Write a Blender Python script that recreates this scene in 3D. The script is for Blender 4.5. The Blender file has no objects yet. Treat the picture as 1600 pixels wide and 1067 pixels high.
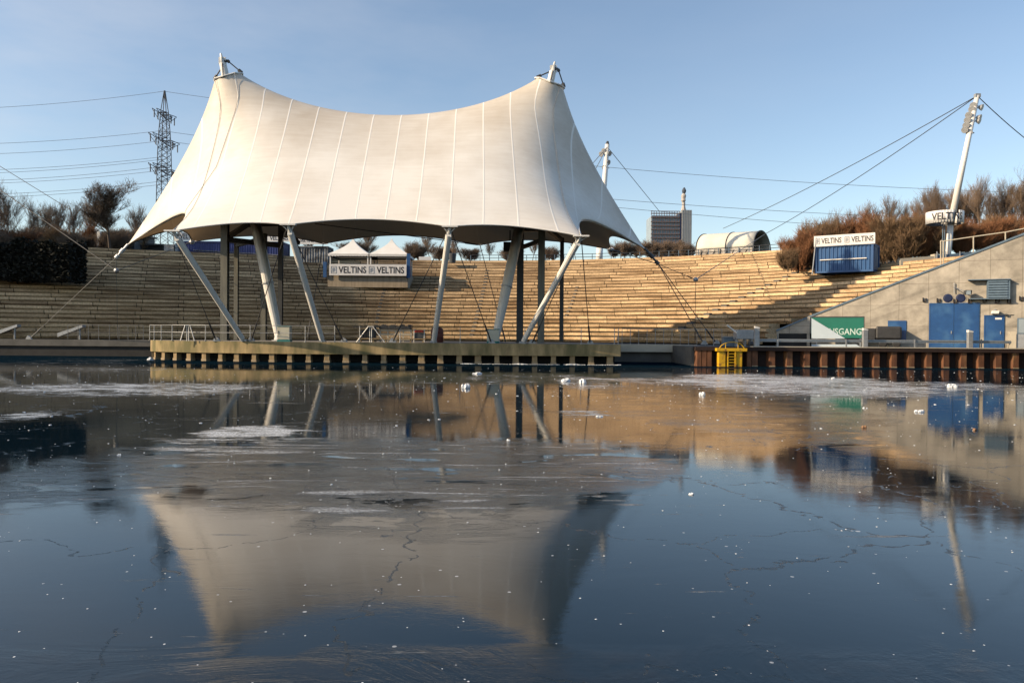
import bpy, math, random
import numpy as np
from mathutils import Vector, Matrix
random.seed(7); rng=np.random.default_rng(5)
sc=bpy.context.scene
# ------------------------------------------------------------ camera, sky, sun, exposure
F=1200.; CZ=1.95; PITCH=math.radians(.6); ROLL=math.radians(.45)
cam=bpy.data.objects.new('camera',bpy.data.cameras.new('camera')); sc.collection.objects.link(cam); sc.camera=cam
cam.data.sensor_width=36; cam.data.lens=27; cam.data.clip_end=9000; cam.data.clip_start=.1
CM=Matrix.Rotation(math.pi/2-PITCH,3,'X')@Matrix.Rotation(ROLL,3,'Z')
cam.matrix_world=Matrix.Translation((0,0,CZ))@CM.to_4x4()
SUN_EL=math.radians(26); SX,SY=-.96,-.27
sd=Vector((SX*math.cos(SUN_EL),SY*math.cos(SUN_EL),math.sin(SUN_EL)*math.hypot(SX,SY))).normalized()
sun=bpy.data.objects.new('sun',bpy.data.lights.new('sun','SUN')); sc.collection.objects.link(sun)
sun.data.energy=5.0; sun.data.angle=math.radians(.5); sun.data.color=(1,.785,.53)
sun.rotation_euler=sd.to_track_quat('Z','Y').to_euler(); sun.location=(-60,-20,40)
w=bpy.data.worlds.new('World'); sc.world=w; w.use_nodes=True
nt=w.node_tree; bg=nt.nodes['Background']
sky=nt.nodes.new('ShaderNodeTexSky'); sky.sky_type='NISHITA'; sky.sun_disc=False
sky.sun_elevation=SUN_EL; sky.sun_rotation=math.atan2(SX,SY); sky.air_density=1.0; sky.dust_density=.8; sky.ozone_density=.5; sky.altitude=50
# thin cirrus: a high veil of cloud mixed into the sky by direction
tc=nt.nodes.new('ShaderNodeTexCoord'); mp=nt.nodes.new('ShaderNodeMapping'); mp.inputs['Scale'].default_value=(2.2,1.2,7); mp.inputs['Rotation'].default_value=(0,.35,.3)
nz=nt.nodes.new('ShaderNodeTexNoise'); nz.inputs['Scale'].default_value=1.6; nz.inputs['Detail'].default_value=7; nz.inputs['Roughness'].default_value=.55
cr=nt.nodes.new('ShaderNodeValToRGB'); cr.color_ramp.elements[0].position=.42; cr.color_ramp.elements[1].position=.8
sep=nt.nodes.new('ShaderNodeSeparateXYZ'); lf=nt.nodes.new('ShaderNodeMapRange'); lf.inputs[1].default_value=.1; lf.inputs[2].default_value=-.6; lf.inputs[3].default_value=.12; lf.inputs[4].default_value=1
mu=nt.nodes.new('ShaderNodeMath'); mu.operation='MULTIPLY'; mu2=nt.nodes.new('ShaderNodeMath'); mu2.operation='MULTIPLY'; mu2.inputs[1].default_value=.5
mx=nt.nodes.new('ShaderNodeMixRGB'); mx.inputs[2].default_value=(4.3,4.4,4.7,1)
L=nt.links.new
L(tc.outputs['Generated'],mp.inputs[0]); L(mp.outputs[0],nz.inputs['Vector']); L(nz.outputs[0],cr.inputs[0]); L(tc.outputs['Generated'],sep.inputs[0]); L(sep.outputs[0],lf.inputs[0])
L(cr.outputs[0],mu.inputs[0]); L(lf.outputs[0],mu.inputs[1]); L(mu.outputs[0],mu2.inputs[0]); L(mu2.outputs[0],mx.inputs[0]); L(sky.outputs[0],mx.inputs[1]); L(mx.outputs[0],bg.inputs[0])
bg.inputs[1].default_value=.14
sc.view_settings.view_transform='Standard'; sc.view_settings.look='None'; sc.view_settings.gamma=1; sc.view_settings.exposure=.36
sc.cycles.max_bounces=6; sc.cycles.diffuse_bounces=0; sc.cycles.transparent_max_bounces=6

# ------------------------------------------------------------ helpers
XF=None   # local frame used while the slanting wall is built (wall plane at local y)
def P(px,py,Y):
    if XF is not None:
        d=XI.to_3x3()@(CM@Vector(((px-800)/F,-(py-533.5)/F,-1.))); o=XI@Vector((0,0,CZ)); return o+d*((Y-o.y)/d.y)
    d=CM@Vector(((px-800)/F,-(py-533.5)/F,-1.)); return d*(Y/d.y)+Vector((0,0,CZ))
def PX(px,Y): return P(px,525,Y).x
def PZ(px,py,Y): return P(px,py,Y).z
ORG={}
def props(o,label=None,cat=None,group=None,kind=None):
    for k,v in (('label',label),('category',cat),('group',group),('kind',kind)):
        if v: o[k]=v
    return o
def thing(name,label,cat,loc,group=None):
    o=bpy.data.objects.new(name,None); o.empty_display_size=.3; sc.collection.objects.link(o); o.location=XF@Vector(loc) if XF is not None else Vector(loc); ORG[o]=Vector(o.location)
    return props(o,label,cat,group)
class MB:
    def __init__(s): s.v=[]; s.f=[]; s.uv=None; s.sm=False
    def quad(s,*p):
        n=len(s.v); s.v+=[tuple(q) for q in p]; s.f.append(tuple(range(n,n+len(p)))); return s
    def box(s,a,b):
        x0,y0,z0=a; x1,y1,z1=b; n=len(s.v)
        s.v+=[(x0,y0,z0),(x1,y0,z0),(x1,y1,z0),(x0,y1,z0),(x0,y0,z1),(x1,y0,z1),(x1,y1,z1),(x0,y1,z1)]
        s.f+=[tuple(n+i for i in q) for q in ((0,3,2,1),(4,5,6,7),(0,1,5,4),(1,2,6,5),(2,3,7,6),(3,0,4,7))]; return s
    def obox(s,c,X,Y,Z):   # centre and three half vectors
        c=Vector(c);X=Vector(X);Y=Vector(Y);Z=Vector(Z); n=len(s.v)
        for k in (-1,1):
            for i,j in ((-1,-1),(1,-1),(1,1),(-1,1)): s.v.append(tuple(c+X*i+Y*j+Z*k))
        s.f+=[tuple(n+i for i in q) for q in ((0,3,2,1),(4,5,6,7),(0,1,5,4),(1,2,6,5),(2,3,7,6),(3,0,4,7))]; return s
    def beam(s,a,b,w,h=None,up=(0,0,1)):
        a=Vector(a);b=Vector(b);d=b-a; u=Vector(up)
        if abs(d.normalized().dot(u))>.98: u=Vector((0,1,0))
        x=d.cross(u).normalized(); z=x.cross(d).normalized(); return s.obox((a+b)/2,x*w/2,d/2,z*(h or w)/2)
    def tube(s,a,b,r,r2=None,n=6,cap=True):
        a=Vector(a);b=Vector(b);d=b-a
        if d.length<1e-6: return s
        r2=r if r2 is None else r2
        u=Vector((0,0,1)) if abs(d.normalized().z)<.95 else Vector((1,0,0))
        x=d.cross(u).normalized(); y=d.cross(x).normalized(); k=len(s.v)
        for c,rr in((a,r),(b,r2)):
            for i in range(n):
                t=2*math.pi*i/n; s.v.append(tuple(c+x*math.cos(t)*rr+y*math.sin(t)*rr))
        for i in range(n): j=(i+1)%n; s.f.append((k+i,k+n+i,k+n+j,k+j))
        if cap: s.f.append(tuple(k+i for i in range(n))); s.f.append(tuple(k+n+i for i in reversed(range(n))))
        return s
    def path(s,pts,r,n=6):
        for a,b in zip(pts[:-1],pts[1:]): s.tube(a,b,r,n=n)
        return s
    def prism(s,pts,off):   # polygon pts extruded by vector off
        off=Vector(off); n=len(s.v); m=len(pts); s.v+=[tuple(p) for p in pts]+[tuple(Vector(p)+off) for p in pts]
        s.f.append(tuple(n+i for i in range(m))); s.f.append(tuple(n+m+i for i in reversed(range(m))))
        for i in range(m): j=(i+1)%m; s.f.append((n+i,n+m+i,n+m+j,n+j))
        return s
    def lathe(s,c,prof,n=16,axis=(0,0,1)):   # prof: (r,h)
        c=Vector(c);A=Vector(axis).normalized();u=Vector((1,0,0)) if abs(A.x)<.9 else Vector((0,1,0));X=A.cross(u).normalized();Y=A.cross(X)
        k=len(s.v)
        for r,h in prof:
            for i in range(n): t=2*math.pi*i/n; s.v.append(tuple(c+A*h+X*math.cos(t)*r+Y*math.sin(t)*r))
        for q in range(len(prof)-1):
            for i in range(n): j=(i+1)%n; s.f.append((k+q*n+i,k+q*n+j,k+(q+1)*n+j,k+(q+1)*n+i))
        s.f.append(tuple(k+i for i in reversed(range(n)))); s.f.append(tuple(k+(len(prof)-1)*n+i for i in range(n))); return s
    def build(s,name,mat,parent=None,loc=None,smooth=False,bevel=0):
        if parent is not None: o0=ORG[parent]; lo=Vector((0,0,0))
        else: o0=Vector(loc) if loc is not None else Vector((0,0,0)); lo=o0
        if XF is not None: s.v=[tuple(XF@Vector(q)) for q in s.v]
        me=bpy.data.meshes.new(name); me.from_pydata([(a-o0.x,b-o0.y,c-o0.z) for a,b,c in s.v],[],s.f)
        me.materials.append(mat)
        if s.uv is not None:
            l=me.uv_layers.new(name='UVMap'); l.data.foreach_set('uv',[c for u in s.uv for c in u])
        if smooth or s.sm: me.polygons.foreach_set('use_smooth',[True]*len(me.polygons))
        me.update(); o=bpy.data.objects.new(name,me); sc.collection.objects.link(o)
        if parent is not None: o.parent=parent
        else: o.location=lo
        ORG[o]=o0
        if bevel: m=o.modifiers.new('bevel','BEVEL'); m.width=bevel; m.segments=2; m.limit_method='ANGLE'
        return o
def single(mb,name,mat,label,cat,loc,group=None,**k): return props(mb.build(name,mat,None,loc,**k),label,cat,group)
def struct(mb,name,mat,**k): return props(mb.build(name,mat,**k),kind='structure')
def clone(o,loc,rz=0,scale=1,label=None,parent=None):
    c=o.copy(); sc.collection.objects.link(c)
    if parent is None: c.location=loc; c.rotation_euler=(0,0,rz); c.scale=(scale,)*3 if not isinstance(scale,tuple) else scale
    else: c.parent=parent
    if label: c['label']=label
    for ch in list(o.children): clone(ch,None,parent=c)
    return c
def text(s,name,mat,parent,org,xd,zd,width,height,off=.012,bold=.02,bend=None):
    cu=bpy.data.curves.new('txt','FONT'); cu.body=s; cu.size=1; cu.offset=bold; cu.extrude=.0; cu.resolution_u=3
    t=bpy.data.objects.new('txt',cu); me=bpy.data.meshes.new_from_object(t); bpy.data.objects.remove(t)
    co=[v.co.copy() for v in me.vertices]; x0=min(c.x for c in co);x1=max(c.x for c in co);y0=min(c.y for c in co);y1=max(c.y for c in co)
    org=Vector(org);xd=Vector(xd).normalized();zd=Vector(zd).normalized();n=xd.cross(zd)
    mb=MB()
    for c in co:
        a=(c.x-x0)/(x1-x0)*width;b=(c.y-y0)/(y1-y0)*height
        mb.v.append(tuple(bend(a,b)) if bend else tuple(org+xd*a+zd*b+n*off))
    mb.f=[tuple(p.vertices) for p in me.polygons]
    return mb.build(name,mat,parent)

# ------------------------------------------------------------ materials
def newmat(name):
    m=bpy.data.materials.new(name); m.use_nodes=True; nt=m.node_tree; b=nt.nodes['Principled BSDF']; return m,nt,b
def N(nt,t,**k):
    n=nt.nodes.new(t)
    for a,v in k.items(): setattr(n,a,v)
    return n
def surf(name,c1,c2=None,scale=2.,rough=.7,bump=0.,metal=0.,stretch=(1,1,1),c3=None,s3=.4,w3=(.55,.7),spec=.5,world=True):
    m,nt,b=newmat(name); c2=c2 or tuple(x*.8 for x in c1)
    tc=N(nt,'ShaderNodeTexCoord'); mp=N(nt,'ShaderNodeMapping'); mp.inputs['Scale'].default_value=stretch
    nt.links.new(tc.outputs['Object'],mp.inputs[0])
    n1=N(nt,'ShaderNodeTexNoise'); n1.inputs['Scale'].default_value=scale; n1.inputs['Detail'].default_value=6; n1.inputs['Roughness'].default_value=.62
    nt.links.new(mp.outputs[0],n1.inputs['Vector'])
    r=N(nt,'ShaderNodeValToRGB'); r.color_ramp.elements[0].position=.32; r.color_ramp.elements[1].position=.68
    r.color_ramp.elements[0].color=(*c1,1); r.color_ramp.elements[1].color=(*c2,1); nt.links.new(n1.outputs[0],r.inputs[0]); col=r.outputs[0]
    if c3:
        n3=N(nt,'ShaderNodeTexNoise'); n3.inputs['Scale'].default_value=s3; n3.inputs['Detail'].default_value=5; nt.links.new(mp.outputs[0],n3.inputs['Vector'])
        mr=N(nt,'ShaderNodeMapRange'); mr.inputs[1].default_value=w3[0]; mr.inputs[2].default_value=w3[1]; nt.links.new(n3.outputs[0],mr.inputs[0])
        mx=N(nt,'ShaderNodeMixRGB'); nt.links.new(mr.outputs[0],mx.inputs[0]); nt.links.new(col,mx.inputs[1]); mx.inputs[2].default_value=(*c3,1); col=mx.outputs[0]
    nt.links.new(col,b.inputs['Base Color']); b.inputs['Roughness'].default_value=rough; b.inputs['Metallic'].default_value=metal; b.inputs['Specular IOR Level'].default_value=spec
    if bump:
        bp=N(nt,'ShaderNodeBump'); bp.inputs['Strength'].default_value=bump; bp.inputs['Distance'].default_value=.03; nt.links.new(n1.outputs[0],bp.inputs['Height']); nt.links.new(bp.outputs[0],b.inputs['Normal'])
    return m
M={}
M['white']=surf('white_paint',(.82,.8,.75),(.74,.71,.66),3,.4)
M['greymetal']=surf('galvanised_metal',(.42,.43,.44),(.3,.31,.32),6,.45,metal=.4)
M['darksteel']=surf('dark_steel',(.055,.058,.062),(.035,.037,.04),3,.5)
M['olive']=surf('olive_steel',(.2,.19,.15),(.12,.115,.095),1.2,.5,stretch=(4,4,.5))
M['cable']=surf('dark_cable',(.06,.06,.065),(.04,.04,.045),3,.6)
M['greycable']=surf('grey_cable',(.22,.22,.22),(.15,.15,.15),3,.6)
M['black']=surf('black_rubber',(.012,.012,.013),(.02,.02,.02),3,.7)
M['deckc']=surf('mossy_concrete',(.46,.34,.17),(.24,.18,.09),2.2,.9,bump=.6,stretch=(1,1,.3),c3=(.14,.125,.055),s3=.9,w3=(.44,.62))
M['decktop']=surf('deck_concrete',(.3,.28,.25),(.22,.2,.18),1.2,.9)
M['wood']=surf('weathered_pile',(.38,.27,.14),(.2,.14,.07),4,.85,bump=.4,stretch=(1,1,.3))
M['dark']=surf('dark_concrete_and_shade',(.03,.03,.03),(.018,.018,.018),1.2,.9)
M['quay']=surf('quay_concrete',(.13,.125,.115),(.08,.077,.07),1,.9,bump=.3)
M['rust']=surf('rusty_steel',(.19,.078,.034),(.08,.034,.017),3,.75,bump=.4,stretch=(1,1,.35),c3=(.27,.15,.065),s3=1.4,w3=(.6,.75))
M['rustdark']=surf('dark_rust',(.035,.016,.011),(.02,.011,.009),2,.85)
M['wetband']=surf('bleached_waterline',(.38,.3,.19),(.24,.17,.1),8,.7)
M['yellow']=surf('yellow_paint',(.74,.44,.012),(.55,.3,.01),2.5,.5,c3=(.28,.13,.03),s3=4,w3=(.54,.66))
M['blue']=surf('blue_container_paint',(.025,.095,.25),(.018,.075,.2),1.5,.45,stretch=(2,2,.4))
M['blue2']=surf('deep_blue_container_paint',(.012,.03,.17),(.01,.022,.13),1.5,.45)
M['bluedoor']=surf('blue_door_paint',(.018,.08,.24),(.014,.062,.19),2,.3,c3=(.05,.14,.3),s3=.9,w3=(.5,.7))
M['navy']=surf('navy_paint',(.01,.018,.07),(.008,.014,.05),2,.4)
M['louvre']=surf('blue_grey_louvre',(.14,.2,.26),(.1,.15,.2),3,.5)
M['cabinet']=surf('beige_cabinet',(.58,.56,.45),(.5,.48,.38),2,.5)
M['teal']=surf('teal_paint',(.03,.22,.2),(.02,.17,.16),3,.5)
M['green']=surf('green_sign_board',(.008,.16,.11),(.006,.13,.09),1,.5)
M['sign']=surf('white_sign_board',(.78,.76,.73),(.7,.68,.66),2,.5)
M['ink']=surf('black_lettering',(.015,.015,.02),(.02,.02,.025),3,.5)
M['inkgrey']=surf('grey_emblem',(.38,.4,.42),(.3,.32,.34),3,.5)
M['letter']=surf('pale_lettering',(.55,.68,.64),(.5,.62,.58),3,.5)
M['palepanel']=surf('pale_blue_panel',(.48,.56,.62),(.42,.5,.56),1,.5)
M['tentcloth']=surf('white_tent_cloth',(.76,.75,.72),(.68,.66,.62),1.2,.8)
M['arch']=surf('cream_hall_cloth',(.72,.68,.58),(.62,.58,.49),.5,.8)
M['parapet']=surf('stained_parapet',(.42,.34,.24),(.24,.19,.13),1.5,.9,stretch=(2,1,.3))
M['beige']=surf('beige_stone',(.52,.46,.36),(.45,.4,.31),1.5,.85)
M['glassy']=surf('grey_glass',(.32,.38,.42),(.25,.3,.34),.15,.3)
M['slategrey']=surf('grey_cladding',(.28,.29,.3),(.23,.24,.25),.1,.6)
M['brownframe']=surf('brown_steel_frame',(.17,.13,.13),(.13,.1,.1),.1,.6)
M['statue']=surf('pale_carved_stone',(.5,.46,.42),(.36,.33,.31),.3,.8)
M['statueblue']=surf('blue_grey_bronze',(.07,.09,.12),(.05,.07,.1),.3,.6)
M['pylon']=surf('pylon_steel',(.06,.07,.09),(.05,.06,.08),.2,.6)
M['wire']=surf('overhead_wire',(.16,.19,.23),(.13,.16,.2),.2,.7)
M['trunk']=surf('bark',(.1,.075,.055),(.06,.045,.035),3,.9)
M['twig']=surf('brown_twigs',(.25,.175,.12),(.14,.095,.065),.6,.9)
M['twigtan']=surf('tan_twigs',(.3,.19,.1),(.15,.09,.05),.5,.9)
M['twigred']=surf('rust_brown_twigs',(.34,.15,.065),(.17,.075,.035),.5,.9)
M['twigdark']=surf('dark_evergreen',(.012,.014,.01),(.02,.02,.014),1.5,.9)
M['soil']=surf('winter_grass_ground',(.13,.1,.06),(.08,.065,.04),.3,.95)
M['red']=surf('red_plastic',(.55,.04,.02),(.4,.03,.015),3,.5)
M['drum']=surf('rust_red_drum',(.16,.035,.02),(.09,.02,.012),3,.6)
M['tarp']=surf('black_tarpaulin',(.02,.02,.022),(.035,.035,.036),3,.5,bump=.5)
M['ice']=surf('frosted_ice_lump',(.8,.82,.84),(.6,.64,.68),9,.4,bump=.6)
M['brownlump']=surf('brown_lump',(.3,.17,.09),(.2,.11,.06),9,.8,bump=.6)
M['graf']=surf('sprayed_wall',(.05,.055,.06),(.32,.34,.36),1.6,.7,c3=(.03,.03,.035),s3=1.1,w3=(.45,.6))
M['stonewall']=surf('pale_rubble',(.62,.58,.52),(.2,.17,.14),1.1,.9)
M['rustrail']=surf('rust_and_white_kerb',(.6,.5,.4),(.34,.13,.06),1.6,.8)
M['greywall']=surf('grey_hut_wall',(.11,.115,.12),(.085,.09,.095),1,.85)

def m_terrace():
    m,nt,b=newmat('terrace_slabs'); l=nt.links.new
    uv=N(nt,'ShaderNodeUVMap'); 
    br=N(nt,'ShaderNodeTexBrick'); br.inputs['Scale'].default_value=1; br.inputs['Brick Width'].default_value=3.4; br.inputs['Row Height'].default_value=1.; br.inputs['Mortar Size'].default_value=.035
    br.offset=.37; br.inputs['Color1'].default_value=(.78,.56,.335,1); br.inputs['Color2'].default_value=(.44,.305,.18,1); br.inputs['Mortar'].default_value=(.09,.06,.035,1); br.inputs['Bias'].default_value=-.25
    mp=N(nt,'ShaderNodeMapping'); mp.inputs['Location'].default_value=(0,.02,0); l(uv.outputs[0],mp.inputs[0]); l(mp.outputs[0],br.inputs['Vector'])
    m2=N(nt,'ShaderNodeMapping'); m2.inputs['Scale'].default_value=(.13,.55,1); l(uv.outputs[0],m2.inputs[0])
    n=N(nt,'ShaderNodeTexNoise'); n.inputs['Scale'].default_value=1.4; n.inputs['Detail'].default_value=6; n.inputs['Roughness'].default_value=.6; l(m2.outputs[0],n.inputs['Vector'])
    r=N(nt,'ShaderNodeValToRGB'); r.color_ramp.elements[0].position=.36; r.color_ramp.elements[0].color=(.42,.36,.3,1); r.color_ramp.elements[1].position=.58; r.color_ramp.elements[1].color=(1.06,1.04,1,1); l(n.outputs[0],r.inputs[0])
    mx=N(nt,'ShaderNodeMixRGB',blend_type='MULTIPLY'); mx.inputs[0].default_value=1; l(br.outputs[0],mx.inputs[1]); l(r.outputs[0],mx.inputs[2])
    tc=N(nt,'ShaderNodeTexCoord'); n2=N(nt,'ShaderNodeTexNoise'); n2.inputs['Scale'].default_value=7; n2.inputs['Detail'].default_value=5; l(tc.outputs['Object'],n2.inputs['Vector'])
    r2=N(nt,'ShaderNodeMapRange'); r2.inputs[1].default_value=.3; r2.inputs[2].default_value=.7; r2.inputs[3].default_value=.7; r2.inputs[4].default_value=1.15; l(n2.outputs[0],r2.inputs[0])
    m3=N(nt,'ShaderNodeMixRGB',blend_type='MULTIPLY'); m3.inputs[0].default_value=1; l(mx.outputs[0],m3.inputs[1]); l(r2.outputs[0],m3.inputs[2])
    l(m3.outputs[0],b.inputs['Base Color']); b.inputs['Roughness'].default_value=.9
    bp=N(nt,'ShaderNodeBump'); bp.inputs['Strength'].default_value=.5; bp.inputs['Distance'].default_value=.03; l(n2.outputs[0],bp.inputs['Height']); l(bp.outputs[0],b.inputs['Normal'])
    return m
M['terrace']=m_terrace()
def m_wall():
    m,nt,b=newmat('cast_concrete_wall'); l=nt.links.new
    tc=N(nt,'ShaderNodeTexCoord'); sp=N(nt,'ShaderNodeSeparateXYZ'); l(tc.outputs['Object'],sp.inputs[0]); cb=N(nt,'ShaderNodeCombineXYZ'); l(sp.outputs[0],cb.inputs[0]); l(sp.outputs[2],cb.inputs[1])
    br=N(nt,'ShaderNodeTexBrick'); br.offset=0; br.inputs['Scale'].default_value=1; br.inputs['Brick Width'].default_value=1.6; br.inputs['Row Height'].default_value=1.45; br.inputs['Mortar Size'].default_value=.014
    br.inputs['Color1'].default_value=(.47,.42,.345,1); br.inputs['Color2'].default_value=(.41,.37,.305,1); br.inputs['Mortar'].default_value=(.24,.21,.17,1); l(cb.outputs[0],br.inputs['Vector'])
    n=N(nt,'ShaderNodeTexNoise'); n.inputs['Scale'].default_value=1.1; n.inputs['Detail'].default_value=8; n.inputs['Roughness'].default_value=.65; l(tc.outputs['Object'],n.inputs['Vector'])
    r=N(nt,'ShaderNodeMapRange'); r.inputs[1].default_value=.3; r.inputs[2].default_value=.7; r.inputs[3].default_value=.6; r.inputs[4].default_value=1.18; l(n.outputs[0],r.inputs[0])
    # slanting run marks left by water along the ramp
    mp=N(nt,'ShaderNodeMapping'); mp.inputs['Rotation'].default_value=(0,0,-.42); l(cb.outputs[0],mp.inputs[0]); mp2=N(nt,'ShaderNodeMapping'); mp2.inputs['Scale'].default_value=(.06,1.3,1); l(mp.outputs[0],mp2.inputs[0])
    n2=N(nt,'ShaderNodeTexNoise'); n2.inputs['Scale'].default_value=1.; n2.inputs['Detail'].default_value=4; l(mp2.outputs[0],n2.inputs['Vector'])
    r2=N(nt,'ShaderNodeMapRange'); r2.inputs[1].default_value=.52; r2.inputs[2].default_value=.68; r2.inputs[3].default_value=1; r2.inputs[4].default_value=.6; l(n2.outputs[0],r2.inputs[0])
    a=N(nt,'ShaderNodeMixRGB',blend_type='MULTIPLY'); a.inputs[0].default_value=1; l(br.outputs[0],a.inputs[1]); l(r.outputs[0],a.inputs[2])
    c=N(nt,'ShaderNodeMixRGB',blend_type='MULTIPLY'); c.inputs[0].default_value=1; l(a.outputs[0],c.inputs[1]); l(r2.outputs[0],c.inputs[2]); l(c.outputs[0],b.inputs['Base Color'])
    b.inputs['Roughness'].default_value=.85; bp=N(nt,'ShaderNodeBump'); bp.inputs['Strength'].default_value=.3; bp.inputs['Distance'].default_value=.02; l(n.outputs[0],bp.inputs['Height']); l(bp.outputs[0],b.inputs['Normal'])
    return m
M['wall']=m_wall()
def m_membrane():
    m,nt,b=newmat('tensioned_membrane'); l=nt.links.new
    uv=N(nt,'ShaderNodeUVMap'); sp=N(nt,'ShaderNodeSeparateXYZ'); l(uv.outputs[0],sp.inputs[0])
    fr=N(nt,'ShaderNodeMath',operation='FRACT'); l(sp.outputs[0],fr.inputs[0]); ad=N(nt,'ShaderNodeMath',operation='SUBTRACT'); ad.inputs[1].default_value=.5; l(fr.outputs[0],ad.inputs[0]); ab=N(nt,'ShaderNodeMath',operation='ABSOLUTE'); l(ad.outputs[0],ab.inputs[0])
    sm=N(nt,'ShaderNodeMapRange'); sm.inputs[1].default_value=.472; sm.inputs[2].default_value=.484; l(ab.outputs[0],sm.inputs[0])   # seam strip
    # cloudy beige dirt; colour also goes darker towards the ridge (v near .5), and fine horizontal weave bands
    tc=N(nt,'ShaderNodeTexCoord'); n=N(nt,'ShaderNodeTexNoise'); n.inputs['Scale'].default_value=.28; n.inputs['Detail'].default_value=6; n.inputs['Roughness'].default_value=.55; l(tc.outputs['Object'],n.inputs['Vector'])
    mp=N(nt,'ShaderNodeMapping'); mp.inputs['Scale'].default_value=(.35,3.5,3.5); l(tc.outputs['Object'],mp.inputs[0]); n2=N(nt,'ShaderNodeTexNoise'); n2.inputs['Scale'].default_value=1.3; n2.inputs['Detail'].default_value=4; l(mp.outputs[0],n2.inputs['Vector'])
    v=N(nt,'ShaderNodeMath',operation='SUBTRACT'); v.inputs[1].default_value=.5; l(sp.outputs[1],v.inputs[0]); va=N(nt,'ShaderNodeMath',operation='ABSOLUTE'); l(v.outputs[0],va.inputs[0])
    vr=N(nt,'ShaderNodeMapRange'); vr.inputs[1].default_value=0; vr.inputs[2].default_value=.3; vr.inputs[3].default_value=.55; vr.inputs[4].default_value=.0; l(va.outputs[0],vr.inputs[0])
    s1=N(nt,'ShaderNodeMath',operation='MULTIPLY_ADD'); s1.inputs[1].default_value=1.1; l(n.outputs[0],s1.inputs[0]); l(vr.outputs[0],s1.inputs[2])
    s2=N(nt,'ShaderNodeMath',operation='MULTIPLY_ADD'); s2.inputs[1].default_value=.35; l(n2.outputs[0],s2.inputs[0]); l(s1.outputs[0],s2.inputs[2])
    mr=N(nt,'ShaderNodeMapRange'); mr.inputs[1].default_value=.62; mr.inputs[2].default_value=1.4; l(s2.outputs[0],mr.inputs[0])
    c=N(nt,'ShaderNodeMixRGB'); c.inputs[1].default_value=(.85,.82,.76,1); c.inputs[2].default_value=(.56,.49,.4,1); l(mr.outputs[0],c.inputs[0])
    c2=N(nt,'ShaderNodeMixRGB'); c2.inputs[2].default_value=(.9,.88,.83,1); l(sm.outputs[0],c2.inputs[0]); l(c.outputs[0],c2.inputs[1])
    l(c2.outputs[0],b.inputs['Base Color']); b.inputs['Roughness'].default_value=.5; b.inputs['Specular IOR Level'].default_value=.3
    tr=N(nt,'ShaderNodeBsdfTranslucent'); tr.inputs[0].default_value=(.5,.36,.22,1)
    ms=N(nt,'ShaderNodeMixShader'); ms.inputs[0].default_value=.11; l(b.outputs[0],ms.inputs[1]); l(tr.outputs[0],ms.inputs[2]); l(ms.outputs[0],nt.nodes['Material Output'].inputs[0])
    m4=N(nt,'ShaderNodeMapping'); m4.inputs['Scale'].default_value=(.5,7,1); l(uv.outputs[0],m4.inputs[0]); n4=N(nt,'ShaderNodeTexNoise'); n4.inputs['Scale'].default_value=1.5; n4.inputs['Detail'].default_value=3; l(m4.outputs[0],n4.inputs['Vector'])
    b4=N(nt,'ShaderNodeBump'); b4.inputs['Strength'].default_value=.12; b4.inputs['Distance'].default_value=.12; l(n4.outputs[0],b4.inputs['Height'])
    bs=N(nt,'ShaderNodeMath',operation='MULTIPLY_ADD'); bs.inputs[1].default_value=.25; l(n2.outputs[0],bs.inputs[0]); l(sm.outputs[0],bs.inputs[2])
    bp=N(nt,'ShaderNodeBump'); bp.inputs['Strength'].default_value=.35; bp.inputs['Distance'].default_value=.03; l(b4.outputs[0],bp.inputs['Normal']); l(bs.outputs[0],bp.inputs['Height']); l(bp.outputs[0],b.inputs['Normal'])
    return m
M['membrane']=m_membrane()
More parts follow.
